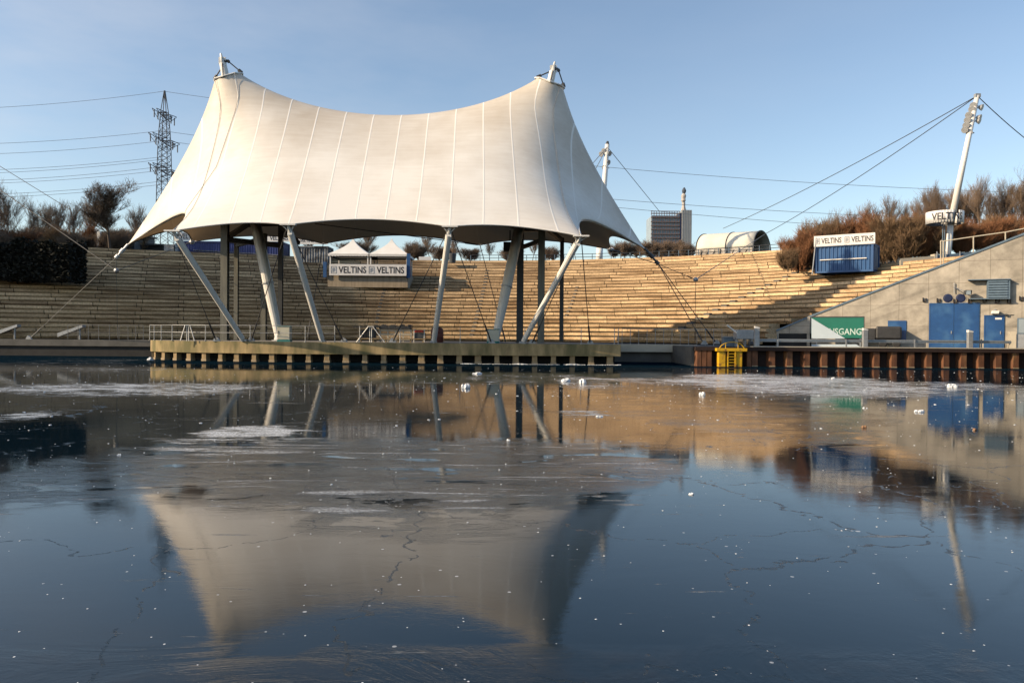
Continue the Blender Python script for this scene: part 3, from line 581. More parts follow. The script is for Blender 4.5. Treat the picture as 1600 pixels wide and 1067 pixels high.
gantry([(351,53,.46,346,'olive'),(412,56.5,.36,365,'olive'),(369,60,.3,375,'olive'),(438,60,.34,350,'darksteel')],
       [((351,374,53),(440,384,56),.34),((351,374,53),(385,352,56),.3),((385,352,56),(440,350,59),.3),((438,352,60),(466,380,58),.3),((369,384,60),(412,372,56.5),.25)],'steel gantry with H section legs under the left half of the canopy')
gantry([(812,55,.48,348,'darksteel'),(845,53,.46,350,'olive'),(877,60,.3,372,'darksteel')],
       [((806,358,55),(856,358,56),.34),((852,354,56),(878,376,60),.3),((812,388,55),(845,376,53),.26),((780,350,56),(812,356,55),.3)],'steel gantry with dark legs under the right half of the canopy')
mb=MB(); mb.obox(P(797,386,58),(.5,0,0),(0,.3,0),(0,0,.35)); mb.tube(P(797,376,58),P(797,360,58),.05); single(mb,'stage_spotlight',M['black'],'black spotlight box hanging under the canopy beside the right gantry','lamp',P(797,386,58))

# ------------------------------------------------------------ things on the stage
def front_y(x):
    b=[y for (a,y) in SF if abs(a-x)<.6]; return (min(b) if b else 48.7)+.18
rail=thing('stage_railing','thin galvanised post and rail barrier along the stage edge','railing',(-16,49,1.3))
pts=[]
for px in (234,241,252,269,321,391,477,523,562,625,719,820,908,960,966):
    Y=50.
    for _ in range(6): x=PX(px,Y); Y=front_y(x)
    if px<260: Y=53.4-(px-234)*.06; x=PX(px,Y)
    mb=MB(); mb.tube((x,Y,1.3),(x,Y,2.34),.026,n=6); mb.tube((x,Y,1.3),(x,Y,1.33),.07,n=8); mb.build('post',M['greymetal'],rail); pts.append((x,Y))
sect=pts[:8]
for z in (2.33,1.85):
    mb=MB(); mb.path([Vector((x,y,z)) for x,y in sect],.02); mb.build('rail',M['greymetal'],rail)
def cabinet(px0,px1,py,Y,label):
    a=PX(px0,Y);b=PX(px1,Y);zt=PZ(px0,py,Y);t=thing('control_cabinet',label,'cabinet',((a+b)/2,Y,1.3))
    mb=MB();mb.box((a,Y,1.42),(b,Y+.5,zt));mb.build('housing',M['cabinet'],t,bevel=.02)
    mb=MB();mb.box((a-.01,Y-.01,1.3),(b+.01,Y+.51,1.42));mb.build('plinth',M['teal'],t)
    mb=MB();mb.box((a-.03,Y-.03,zt),(b+.03,Y+.53,zt+.05));mb.build('lid',M['teal'],t)
    mb=MB();mb.box((a+.04,Y-.015,1.46),(b-.04,Y-.003,zt-.05));dr=mb.build('door',M['cabinet'],t)
    mb=MB();mb.box((a+.07,Y-.04,1.8),(a+.11,Y-.016,2.0));mb.build('handle',M['black'],dr)
cabinet(433,453,510,49.6,'beige control cabinet with teal base at the foot of the left mast')
cabinet(761,780,515,50.2,'beige control cabinet with teal base at the foot of the right mast')
def trestle(px,Y,label,wp=23):
    x=PX(px,Y);h=wp/2/24.;t=thing('a_frame_stand',label,'stand',(x,Y,1.3))
    for s in(-1,1):
        mb=MB();mb.tube((x+s*h,Y,1.3),(x+s*.16,Y,2.3),.03);mb.build('leg',M['white'],t)
        mb=MB();mb.tube((x+s*.06,Y+.05,1.3),(x+s*.06,Y+.05,2.32),.025);mb.build('upright',M['white'],t)
    mb=MB();mb.tube((x-.2,Y,2.32),(x+.2,Y,2.32),.03);mb.build('top_bar',M['white'],t)
trestle(293,49.8,'white A shaped stand beside the foot of the outer left strut',22); trestle(579,49.7,'white A shaped stand in front of the dark trolley at mid stage',44)
# pile of benches and gear
def gear():
    Y=51.5; X0=PX(555,Y)
    t=thing('folded_bench_stack','timber bench stack under a black tarpaulin on mid stage','bench stack',(PX(635,Y),Y,1.3))
    x0,x1=PX(594,Y),PX(642,Y)
    for k in range(5): x=x0+(x1-x0)*k/4; mb=MB(); mb.box((x-.04,Y,1.3),(x+.04,Y+.08,2.15)); mb.build('leg',M['beige'],t)
    for z in (1.45,1.78,2.05): mb=MB(); mb.box((x0-.1,Y-.03,z),(x1+.1,Y-.003,z+.09)); mb.build('slat',M['beige'],t)
    mb=MB()
    n=16
    for k in range(n):
        a=x0+(x1-x0)*k/n-.05; h=.24+.08*math.sin(k*1.3)+.05*math.sin(k*3.1); mb.box((a,Y-.15,2.16),(a+(x1-x0)/n+.06,Y+.8,2.16+h))
    mb.build('tarpaulin',M['tarp'],t,bevel=.03)
    Y=51.3; t=thing('gear_trolley','dark trolley heaped with black stage gear behind the white stand','trolley',(PX(580,Y),Y,1.3))
    x0,x1=PX(560,Y),PX(590,Y); mb=MB(); mb.box((x0,Y,1.5),(x1,Y+.7,1.58)); mb.build('platform',M['darksteel'],t)
    for x in (x0+.15,x1-.15): mb=MB(); mb.lathe((x,Y-.06,1.42),[(.12,0),(.12,.06)],12,(0,1,0)); mb.build('wheel',M['black'],t)
    for k in range(9):
        x=random.uniform(x0+.05,x1-.05); mb=MB(); h=random.uniform(.2,.75); mb.obox((x,Y+.3,1.58+h/2),(random.uniform(.05,.13),.04,0),(-.03,.2,0),(.03*random.uniform(-1,1),0,h/2)); mb.build('gear_bag',M[random.choice(['tarp','black','darksteel'])],t,bevel=.02)
    mb=MB(); mb.box((x0-.35,Y-.1,2.28),(x1+.1,Y+.6,2.35)); mb.build('folded_top',M['tarp'],t)
    Y=51.4; t=thing('generator','small black generator with red tank lid on mid stage','generator',(PX(656,Y),Y,1.3)); x0,x1=PX(647,Y),PX(664,Y)
    mb=MB(); mb.box((x0,Y,1.5),(x1,Y+.5,1.95)); mb.build('engine',M['darksteel'],t,bevel=.04)
    mb=MB(); mb.box((x0+.02,Y+.02,1.96),(x1-.1,Y+.48,2.12)); mb.build('tank',M['red'],t,bevel=.04)
    for x in (x0,x1-.04): mb=MB(); mb.tube((x,Y-.04,1.3),(x,Y-.04,2.15),.025); mb.tube((x,Y-.04,2.15),(x,Y+.5,2.15),.025); mb.build('frame',M['white'],t)
    Y=51.8; x=PX(683,Y); mb=MB(); mb.lathe((x,Y,1.3),[(.4,0),(.42,.05),(.43,.5),(.41,.86),(.34,.98),(.2,1.02)],18); t=thing('steel_drum','dark rust red drum behind the foot of the third strut','drum',(x,Y,1.3)); mb.build('barrel',M['drum'],t,smooth=True)
    for z in (1.6,1.95): mb=MB(); mb.lathe((x,Y,z),[(.43,0),(.455,.02),(.43,.04)],18); mb.build('hoop',M['drum'],t)
    Y=51.; x0,x1=PX(560,Y),PX(676,Y); t=thing('low_stage_bench','long low timber bench lying across mid stage','bench',((x0+x1)/2,Y,1.3))
    mb=MB(); mb.box((x0,Y-.3,1.5),(x1,Y-.05,1.56)); mb.build('seat',M['wood'],t)
    for k in range(6): x=x0+(x1-x0)*(k+.2)/6; mb=MB(); mb.box((x,Y-.25,1.3),(x+.08,Y-.1,1.5)); mb.build('leg',M['wood'],t)
gear()
# ------------------------------------------------------------ right hand retaining wall
YW=54.0
XF=Matrix.Translation(WPIV)@Matrix.Rotation(WANG,4,'Z')@Matrix.Translation((-WPIV.x,-YW,0)); XI=XF.inverted()
wallt=thing('retaining_wall','big cast concrete wall with slanting top edge and blue doors beside the quay','wall',(PX(1450,YW),YW,QZ))
e0=P(1213,518,YW);e1=P(1270,494,YW);e2=P(1420,436,YW);e3=P(1600,367,YW);sl=(e3.z-e2.z)/(e3.x-e2.x);xe=e3.x+22
poly=[Vector((e0.x,YW,QZ)),Vector((xe,YW,QZ)),Vector((xe,YW,e3.z+sl*22)),e3,e2,e1,e0]
# opening under the low left end: flat near-black panel stands for its shade
mb=MB(); mb.prism([Vector((p.x,YW,p.z)) for p in poly],(0,.4,0)); mb.build('wall_slab',M['wall'],wallt)
mb=MB()
for a,b in zip((e0,e1,e2,e3),(e1,e2,e3,Vector((xe,YW,e3.z+sl*22)))): mb.prism([a+Vector((0,-.06,0)),b+Vector((0,-.06,0)),b+Vector((0,-.06,.13)),a+Vector((0,-.06,.13))],(0,.55,0))
mb.build('coping',M['louvre'],wallt)
mb=MB(); mb.box((PX(1217,YW),YW-.02,QZ),(PX(1268,YW),YW-.004,PZ(1240,521,YW))); mb.build('recess_shade_panel',M['dark'],wallt)
mb=MB(); mb.box((PX(1262,YW)-.05,YW-.1,QZ),(PX(1262,YW)+.15,YW-.004,PZ(1262,495,YW))); mb.build('pilaster',M['wall'],wallt)
# the solid embankment stair behind the wall
mb=MB(); X1=e2.x
mb.prism([Vector((e2.x+.5,YW+.41,QZ)),Vector((xe,YW+.41,QZ)),Vector((xe,YW+.41,e3.z+sl*22-.5)),Vector((e3.x,YW+.41,e3.z-.45)),Vector((e2.x+2.2,YW+.41,e2.z))],(0,1.5,0)); mb.build('ramp_fill',M['quay'],wallt)
def door(x0,y0,x1,Y,leafs,label_):
    a=PX(x0,Y);b=PX(x1,Y);zt=PZ((x0+x1)/2,y0,Y); fr=MB()
    fr.box((a-.07,Y-.06,QZ),(a,Y-.004,zt+.07));fr.box((b,Y-.06,QZ),(b+.07,Y-.004,zt+.07));fr.box((a,Y-.06,zt),(b,Y-.004,zt+.07)); f=fr.build('door_frame',M['bluedoor'],wallt)
    for k in range(leafs):
        x=a+(b-a)*k/leafs;w_=(b-a)/leafs; mb=MB(); mb.box((x+.01,Y-.05,QZ+.03),(x+w_-.01,Y-.004,zt-.01)); d=mb.build('door_leaf',M['bluedoor'],wallt)
        hx=x+w_-.12 if k<leafs-1 or leafs==1 else x+.12
        if not(leafs==2 and k==1): mb=MB(); mb.box((hx-.05,Y-.1,QZ+.95),(hx,Y-.055,QZ+1.15)); mb.build('handle',M['greymetal'],d)
        if label_ and k==leafs-1: mb=MB(); mb.box((x+w_-.45,Y-.056,zt-.22),(x+w_-.08,Y-.052,zt-.1)); mb.build('door_notice',M['sign'],d)
door(1453,475,1528,YW,2,False); door(1539,494,1567,YW,1,True)
mb=MB(); a,b=PX(1387,YW),PX(1416,YW); mb.box((a,YW-.05,QZ+.5),(b,YW-.004,PZ(1400,501,YW))); mb.build('blue_hatch',M['bluedoor'],wallt)
for px in (1481,1501):
    c=P(px,466,YW); mb=MB(); mb.lathe(c,[(.29,0),(.29,.03),(.2,.05)],24,(0,-1,0)); mb.build('round_vent',M['navy'],wallt)
    mb=MB(); mb.lathe(c,[(.34,.0),(.34,.02)],24,(0,-1,0)); mb.build('vent_ring',M['wall'],wallt)
# louvred box
a,b=PX(1541,YW-.3),PX(1573,YW-.3);z0,z1=PZ(1555,466,YW-.3),PZ(1555,438,YW-.3)
mb=MB(); mb.box((a,YW-.34,z0),(b+.15,YW-.004,z1)); lv=mb.build('louvre_box',M['louvre'],wallt)
mb=MB()
for k in range(7): z=z0+(z1-z0)*(k+.3)/7; mb.prism([Vector((a+.03,YW-.35,z+.1)),Vector((a+.03,YW-.43,z)),Vector((a+.03,YW-.41,z)),Vector((a+.03,YW-.35,z+.12))],(b-a-.02,0,0))
mb.build('slats',M['louvre'],lv)
for z,x0,x1 in ((z0-.06,1513,1576),(z1+.02,1511,1577)): mb=MB(); mb.box((PX(x0,YW),YW-.45,z),(PX(x1,YW),YW-.003,z+.06)); mb.build('cable_tray',M['louvre'],wallt)
for px,py in ((1444,468),(1466,469),(1492,470),(1515,470),(1538,469),(1558,470),(1576,470),(1595,466)):
    c=P(px,py,YW); mb=MB(); mb.box((c.x-.1,YW-.12,c.z-.14),(c.x-.06,YW-.003,c.z+.14));mb.box((c.x+.08,YW-.12,c.z-.1),(c.x+.12,YW-.003,c.z+.1));mb.box((c.x-.1,YW-.13,c.z-.16),(c.x+.12,YW-.003,c.z-.13)); mb.build('wall_hook',M['rustdark'],wallt)
t=thing('floodlight','grey floodlight on a bracket arm above the round vents','lamp',P(1500,455,YW))
c=P(1512,457,YW-.5); mb=MB(); mb.tube(P(1491,449,YW),P(1491,449,YW-.5),.03); mb.tube(P(1491,449,YW-.5),c,.025); mb.tube(P(1491,442,YW-.1),P(1491,458,YW-.1),.03); mb.build('bracket',M['greymetal'],t)
mb=MB(); mb.obox(c,(.2,.06,0),(-.04,.18,0),(.02,0,.15)); h=mb.build('lamp_head',M['darksteel'],t,bevel=.03); mb=MB(); mb.obox(c+Vector((.0,-.2,-.02)),(.16,.0,0),(0,.02,0),(0,0,.12)); mb.build('glass',M['glassy'],h)
t=thing('door_lamp','small white lamp over the single blue door','lamp',P(1555,488,YW)); c=P(1555,488,YW-.2)
mb=MB(); mb.obox(c,(.22,0,0),(0,.16,0),(.02,0,.1)); mb.build('lamp_shade',M['white'],t,bevel=.03); mb=MB(); mb.box((c.x-.06,YW-.1,c.z+.1),(c.x+.06,YW-.003,c.z+.2)); mb.build('bracket',M['greymetal'],t)
t=thing('camera_box','small dark junction box on the wall right of the door lamp','junction box',P(1572,492,YW)); c=P(1572,492,YW-.1); mb=MB(); mb.obox(c,(.07,0,0),(0,.09,0),(0,0,.06)); mb.build('box_body',M['darksteel'],t,bevel=.01); mb=MB(); mb.tube(c,P(1584,492,YW-.02),.02); mb.build('conduit',M['darksteel'],t)
t=thing('wall_noticeboard','framed pale window box at the right end of the concrete wall','display case',P(1595,510,YW)); a,b=PX(1589,YW),PX(1603,YW);z0,z1=PZ(1595,522,YW),PZ(1595,497,YW)
mb=MB(); mb.box((a,YW-.1,z0),(b,YW-.004,z1)); mb.build('casing',M['louvre'],t); mb=MB(); mb.box((a+.07,YW-.12,z0+.07),(b-.07,YW-.104,z1-.07)); mb.build('pane',M['glassy'],t)
t=thing('plinth_block','beige concrete block with grey cabinet behind the rail at the right edge','block',P(1585,530,52.8)); Y=52.8
mb=MB(); mb.box((PX(1577,Y),Y,QZ),(PX(1588,Y),Y+.8,PZ(1583,518,Y))); mb.build('pillar',M['beige'],t); mb=MB(); mb.box((PX(1588.6,Y),Y+.1,QZ),(PX(1608,Y),Y+.7,PZ(1600,522,Y))); mb.build('cabinet_body',M['greymetal'],t)
# sign board at the foot of the ramp
Y=52.6; a=P(1268,495,Y);b=P(1351,495,Y);zb=PZ(1310,528,Y)
t=thing('exit_sign','green board lettered AUSGANG with a slanting pale panel before it','sign',((a.x+b.x)/2,Y,QZ))
mb=MB(); mb.box((a.x,Y,zb),(b.x,Y+.08,a.z)); mb.build('board',M['green'],t)
mb=MB()
for p,q in (((a.x,Y-.02,a.z-.05),(b.x,Y-.002,a.z+.02)),((b.x-.05,Y-.02,zb),(b.x,Y-.002,a.z-.051))): mb.box(p,q)
mb.build('frame',M['darksteel'],t)
text('AUSGANG','lettering',M['letter'],t,Vector((PX(1287,Y),Y,PZ(1315,523,Y))),(1,0,0),(0,0,1),PX(1346,Y)-PX(1287,Y),PZ(1315,513,Y)-PZ(1315,523,Y),off=.012,bold=.012)
for x in (a.x+.3,b.x-.3): mb=MB(); mb.box((x,Y+.1,QZ),(x+.08,Y+.2,a.z-.1)); mb.build('post',M['greymetal'],t)
Y=52.1; mb=MB(); mb.prism([P(1268,497,Y),P(1268,529,Y),P(1321,529,Y)],(0,.06,0)); mb.build('slanting_panel',M['palepanel'],t)
mb=MB(); mb.prism([P(1268,538,Y),P(1268,545,Y),P(1349,545,Y),P(1338,538,Y)],(0,.06,0)); mb.build('foot_panel',M['palepanel'],t)
# dark machine
t=thing('parked_compressor','dark compressor trailer parked in the shade between green board and blue doors','trailer',(PX(1382,52.6),52.6,QZ)); Y=52.6
mb=MB(); mb.box((PX(1368,Y),Y,QZ+.55),(PX(1409,Y),Y+1.1,PZ(1390,510,Y))); mb.build('hood',M['tarp'],t,bevel=.12)
mb=MB(); mb.box((PX(1352,Y),Y+.2,QZ+.5),(PX(1368,Y),Y+1.,PZ(1360,513,Y))); mb.build('tool_box',M['tarp'],t,bevel=.05)
mb=MB(); mb.box((PX(1348,Y),Y+.5,QZ+.42),(PX(1412,Y),Y+.6,QZ+.5)); mb.build('chassis',M['darksteel'],t)
for px in (1380,1401): mb=MB(); mb.lathe((PX(px,Y),Y+.1,QZ+.26),[(.2,0),(.26,.03),(.26,.17),(.2,.2)],16,(0,-1,0)); mb.build('wheel',M['black'],t); 
mb=MB(); mb.tube((PX(1380,Y)+.05,Y+.4,QZ+.3),(PX(1401,Y),Y+.4,QZ+.3),.04); mb.build('axle',M['darksteel'],t)
XF=None
# ------------------------------------------------------------ sheet pile quay
sq=thing('sheet_pile_quay','rusty steel sheet pile quay wall along the right side of the canal','quay wall',(30,47.6,0))
YQ=47.9; x0=PX(1088,YQ); x1=60
mb=MB(); mb.box((x0,YQ+.35,-1.3),(x1,YQ+.44,.98)); mb.build('back_sheet',M['rustdark'],sq)
mb=MB(); mb.box((x0-.1,YQ-.22,.99),(x1,YQ+.44,QZ+.02)); mb.build('cap_beam',M['rustdark'],sq)
mb=MB(); mb.box((PX(1175,YQ),YQ-.25,QZ+.021),(x1,YQ+.44,QZ+.07)); mb.build('cap_edge',M['beige'],sq)
n=0;px=1179.
while px<1640 or n<17:
    x=PX(px,YQ); mb=MB(); mb.prism([Vector((x-.25,YQ+.34,-.3)),Vector((x-.17,YQ-.12,-.3)),Vector((x+.17,YQ-.12,-.3)),Vector((x+.25,YQ+.34,-.3))],(0,0,1.28)); p=mb.build('sheet_pile',M['rust'],sq)
    mb=MB(); mb.box((x-.18,YQ-.135,-.02),(x+.18,YQ-.122,.07)); mb.build('waterline_band',M['wetband'],p); px+=27.15;n+=1
for px in (1092,1100,1108,1170):
    x=PX(px,YQ); mb=MB(); mb.prism([Vector((x-.2,YQ+.34,-.3)),Vector((x-.13,YQ-.16,-.3)),Vector((x+.13,YQ-.16,-.3)),Vector((x+.2,YQ+.34,-.3))],(0,0,1.4)); mb.build('sheet_pile',M['rust'],sq)
# yellow ladder
Y=YQ-.45; ly=thing('quay_ladder','bright yellow steel ladder with fender posts and rounded grab rail','ladder',(PX(1142,Y),Y,0))
for p0,p1 in ((1123,1134),(1151,1160)): mb=MB(); mb.box((PX(p0,Y),Y-.05,-.3),(PX(p1,Y),Y+.4,PZ(1140,547,Y))); mb.build('fender_post',M['yellow'],ly,bevel=.03)
mb=MB(); mb.box((PX(1119,Y),Y-.15,PZ(1140,549,Y)),(PX(1167,Y),Y+.45,PZ(1140,544,Y))); mb.build('top_plate',M['yellow'],ly,bevel=.02)
for k,px in enumerate((1137,1148.5)): mb=MB(); mb.box((PX(px,Y)-.04,Y-.12,-.2),(PX(px,Y)+.04,Y-.06,PZ(1140,549,Y))); mb.build('stile',M['yellow'],ly)
for py in (553,557.5,562,566.5,571): mb=MB(); mb.tube(P(1137,py,Y-.09),P(1148.5,py,Y-.09),.025); mb.build('rung',M['yellow'],ly)
mb=MB(); a,b=P(1124,544,Y),P(1163,544,Y); pts=[a+(b-a)*k/12+Vector((0,0,.38*math.sin(math.pi*k/12)**.6)) for k in range(13)]; mb.path(pts,.03)
for k in (3,9): mb.tube(pts[k],(pts[k].x,pts[k].y,a.z),.025)
mb.build('grab_rail',M['yellow'],ly)
# guard rail and bollards
Y=49.0; gr=thing('quay_guard_rail','double galvanised guard rail on short posts along the right quay','guard rail',(PX(1400,Y),Y,QZ))
for z0,z1 in ((PZ(1400,535.5,Y),PZ(1400,531,Y)),): mb=MB(); mb.box((PX(1187,Y),Y,z0),(44,Y+.07,z1)); mb.build('rail_beam',M['greymetal'],gr); mb=MB(); mb.box((PX(1187,Y),Y-.015,(z0+z1)/2-.02),(44,Y-.002,(z0+z1)/2+.02)); mb.build('rail_groove',M['louvre'],gr)
for px in (1215,1322,1429,1533,1640): mb=MB(); mb.box((PX(px,Y)-.04,Y-.06,QZ),(PX(px,Y)+.04,Y-.02,PZ(px,530,Y))); mb.build('post',M['greymetal'],gr)
for px,py,lb in ((1351.5,516,'tall grey steel mooring post right of the green board'),(1515.5,519,'tall grey steel mooring post in front of the double blue doors'),(1182.5,513,'tall grey steel mooring post just right of the yellow ladder')):
    Yb=48.75; x=PX(px,Yb);zt=PZ(px,py,Yb); t=thing('mooring_post',lb,'post',(x,Yb,QZ),'tall mooring posts along the quay'); mb=MB(); mb.box((x-.15,Yb-.12,QZ),(x+.15,Yb+.12,zt)); mb.build('post_body',M['greymetal'],t,bevel=.02); mb=MB(); mb.prism([Vector((x-.15,Yb-.125,zt)),Vector((x+.15,Yb-.125,zt)),Vector((x+.15,Yb-.125,zt+.06)),Vector((x-.15,Yb-.125,zt+.14))],(0,.25,0)); mb.build('cap',M['white'],t)
# grey winch box
Y=50; t=thing('winch_box','grey winch housing with slanting arm beside the yellow ladder','winch',(PX(1162,Y),Y,QZ))
mb=MB(); mb.box((PX(1151,Y),Y,PZ(1160,530,Y)),(PX(1178,Y),Y+.8,PZ(1160,515.5,Y))); mb.build('housing',M['greymetal'],t,bevel=.03)
for px in (1153,1166,1176): mb=MB(); mb.box((PX(px,Y)-.06,Y+.2,QZ),(PX(px,Y)+.06,Y+.5,PZ(px,530,Y))); mb.build('leg',M['greymetal'],t)
mb=MB(); mb.tube(P(1151,520,Y),P(1136,508,Y),.05); mb.build('arm',M['white'],t); mb=MB(); mb.lathe(P(1170,538,Y-.1),[(.16,0),(.2,.03),(.2,.25),(.16,.28)],14,(1,0,0)); mb.build('drum',M['darksteel'],t)
t=thing('grey_locker','low pale locker box left of the winch housing','locker',(PX(1143,51),51,QZ)); mb=MB(); mb.box((PX(1131,51),51,QZ),(PX(1150,51),51.5,PZ(1140,527,51))); mb.build('body',M['louvre'],t,bevel=.02); mb=MB(); mb.box((PX(1130,51),50.95,PZ(1140,527,51)+.003),(PX(1151,51),51.55,PZ(1140,525.5,51))); mb.build('lid',M['greymetal'],t)
# link quay with rusty white kerb and balusters
Y=54.1; mb=MB(); mb.box((7.,Y-.1,.72),(PX(1088,Y),Y+.3,QZ+.05)); single(mb,'pale_quay_beam',M['beige'],'pale concrete beam between the stage and the rusty quay','beam',(10,Y,.7))
mb=MB(); mb.box((PX(972,Y),Y-.06,QZ+.06),(PX(1097,Y),Y+.1,PZ(1040,538,Y))); single(mb,'rusty_kerb',M['rustrail'],'white painted kerb blotched with rust below the dark balusters','kerb',(11,Y,QZ))
def fence(name,label,pxs,Y,zb,h,mat,rails,pr=.025,cat='railing',grp=None,Ye=None):
    Ye=Ye or Y; n=len(pxs); yy=lambda k:Y+(Ye-Y)*(pxs[k]-pxs[0])/(pxs[-1]-pxs[0]); t=thing(name,label,cat,(PX(pxs[n//2],yy(n//2)),yy(n//2),zb),grp)
    P_=[(PX(px,yy(k)),yy(k)) for k,px in enumerate(pxs)]
    for x,y in P_: mb=MB(); mb.tube((x,y,zb),(x,y,zb+h),pr,n=5); mb.build('post',M[mat],t)
    for r in rails: mb=MB(); mb.path([Vector((x,y,zb+h*r)) for x,y in P_],pr*.8,5); mb.build('rail',M[mat],t)
    return t
fence('baluster_railing','grey baluster railing behind the rust blotched kerb',list(range(972,1131,13)),54.6,QZ,1.15,'greymetal',(1.,),.022)
fence('left_quay_railing','dark thin railing along the shaded quay left of the stage',[106,122,138,154,171,186,200,212,224],58.4,QZ,1.15,'greycable',(1.,.5),.02)
# left quay front: dark wall with a ledge
mb=MB(); mb.box((-120,57.6,.75),(-26,58.1,QZ+.04)); mb.build('quay_ledge',M['quay'],None,(-60,57.8,.8)); o=sc.objects['quay_ledge']; props(o,'pale ledge capping the dark quay wall left of the stage','quay edge')
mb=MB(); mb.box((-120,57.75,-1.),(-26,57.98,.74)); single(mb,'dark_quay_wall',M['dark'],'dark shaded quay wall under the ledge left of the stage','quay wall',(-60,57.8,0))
for i,(px,lb) in enumerate(((8,'slanted grey gangway panel on the dark quay at the left edge'),(110,'small slanted grey gangway panel near the left end of the thin railing'))):
    Y=58.6;x=PX(px,Y); t=thing('gangway_panel',lb,'panel',(x,Y,QZ)); mb=MB(); mb.prism([Vector((x-1,Y,QZ+.2)),Vector((x+.9,Y,QZ+.95)),Vector((x+.9,Y,QZ+1.15)),Vector((x-1,Y,QZ+.5))],(0,.5,0)); mb.build('panel_face',M['greymetal'],t); mb=MB(); mb.tube((x+.6,Y+.2,QZ),(x+.6,Y+.2,QZ+.9),.06); mb.build('leg',M['greymetal'],t)

# ------------------------------------------------------------ containers, signs, tents on the rim
def corrug(mb,a,b,z0,z1,pitch=.28,dep=.05):
    a=Vector(a);b=Vector(b);L_=(b-a).length;d=(b-a)/L_;nrm=Vector((d.y,-d.x,0));n=int(L_/pitch);pts=[]
    for k in range(n):
        s=L_*k/n;q=L_/n;pts+=[a+d*s,a+d*(s+q*.3),a+d*(s+q*.5)-nrm*dep,a+d*(s+q*.8)-nrm*dep]
    pts.append(b)
    for p,q in zip(pts[:-1],pts[1:]): mb.quad((p.x,p.y,z0),(q.x,q.y,z0),(q.x,q.y,z1),(p.x,p.y,z1))
def container(label,A,B,dep,z0,z1,mat,grp=None,shut=False,name='shipping_container'):
    A=Vector(A);B=Vector(B);A.z=B.z=0;d=(B-A).normalized();nb=Vector((-d.y,d.x,0));t=thing(name,label,'container',((A.x+B.x)/2,(A.y+B.y)/2,z0),grp)
    C_=B+nb*dep;D_=A+nb*dep; mb=MB()
    for p,q in ((A,B),(B,C_),(C_,D_),(D_,A)): corrug(mb,p,q,z0+.12,z1-.1)
    mb.build('side_walls',M[mat],t)
    mb=MB()
    for p in (A,B,C_,D_): mb.obox((p.x,p.y,(z0+z1)/2),d*.08,nb*.08,(0,0,(z1-z0)/2))
    for p,q in ((A,B),(B,C_),(C_,D_),(D_,A)):
        for z in (z0+.08,z1-.07): mb.beam((p.x,p.y,z),(q.x,q.y,z),.14,.15)
    mb.build('frame',M[mat],t)
    mb=MB(); c=(A+C_)/2; mb.obox((c.x,c.y,z1-.02),d*((B-A).length/2-.05),nb*(dep/2-.05),(0,0,.02)); mb.build('roof',M[mat],t)
    return t,A,B,d,nb
Y=62.; A=P(1275,425,Y);B=P(1363,417,59.6);zt=PZ(1275,390,Y);z0=min(A.z,PZ(1363,422,59.6))-.1
ct,A,B,d,nb=container('blue corrugated kiosk container topped by a white lettered sign','','',0,0,0,'blue') if False else container('blue corrugated kiosk container topped by a white lettered sign at the right rim',(A.x,Y,0),(B.x,59.6,0),2.5,z0,z0+2.2,'blue')
mb=MB(); mb.beam(A+d*.3-nb*.07+Vector((0,0,z0+1.05)),B-d*.4-nb*.07+Vector((0,0,z0+1.05)),.05,.07); mb.build('shutter_rail',M['white'],ct)
for k in range(3): mb=MB(); q=B+nb*(.5+.55*k)+d*.09; mb.tube((q.x,q.y,z0+.2),(q.x,q.y,z0+2.1),.025); mb.build('lock_rod',M['greymetal'],ct)
def signboard(label,A,d,ln,z0,z1,words,wz,name='sign_board'):
    nb=Vector((-d.y,d.x,0));n=-nb;t=thing(name,label,'sign',tuple((A+d*ln/2)+Vector((0,0,z0))))
    c=A+d*ln/2; mb=MB(); mb.obox((c.x,c.y,(z0+z1)/2),d*ln/2,nb*.05,(0,0,(z1-z0)/2)); mb.build('board',M['sign'],t)
    h=(z1-z0)*wz;zc=(z0+z1)/2
    for s0,s1,wd in words:
        o=A+d*(ln*s0)+n*.055;o.z=zc-h/2
        if wd: text(wd,'lettering',M['ink'],t,o,d,(0,0,1),ln*(s1-s0),h,off=.004)
        else:
            e=MB();Ln=ln*(s1-s0);q=o+n*.006;up=Vector((0,0,1))
            for a_,b_ in (((0,0),(1,0)),((1,0),(1,1)),((1,1),(0,1)),((0,1),(0,0)),((.2,.2),(.75,.8)),((.35,.15),(.8,.5)),((.2,.5),(.5,.85))): e.beam(q+d*Ln*a_[0]+up*h*a_[1],q+d*Ln*b_[0]+up*h*b_[1],.05,.012,up=n)
            e.build('emblem',M['inkgrey'],t)
    return t
words=[(.03,.095,None),(.125,.46,'VELTINS'),(.515,.585,None),(.62,.975,'VELTINS')]
A2=A-nb*.1-d*.15; signboard('white sign board reading VELTINS twice on top of the blue kiosk container'.replace('VELTINS ','the same word '),A2,d,(B-A).length+.35,z0+2.13,z0+2.98,words,.52)
mb=MB(); mb.tube((A.x-.35,A.y-.1,z0-.1),(A.x-.05,A.y-.1,z0+2.9),.05); single(mb,'leaning_pole',M['greymetal'],'thin leaning pole at the left corner of the blue kiosk container','pole',(A.x-.35,A.y,z0))
mb=MB(); Y=60.; a,b=P(1407,418,Y),P(1461,411,Y); mb.prism([a,b,P(1461,400,Y),P(1407,404,Y)],(0,.5,0)); lw=single(mb,'low_rim_wall',M['beige'],'low beige wall at the terrace rim right of the kiosk container','wall',a)
mb=MB(); mb.box((PX(1458,Y),Y-.05,b.z-.3),(PX(1463,Y),Y+.55,PZ(1460,397,Y))); single(mb,'beige_gate_pillar',M['beige'],'short beige pillar ending the low rim wall','pillar',b)
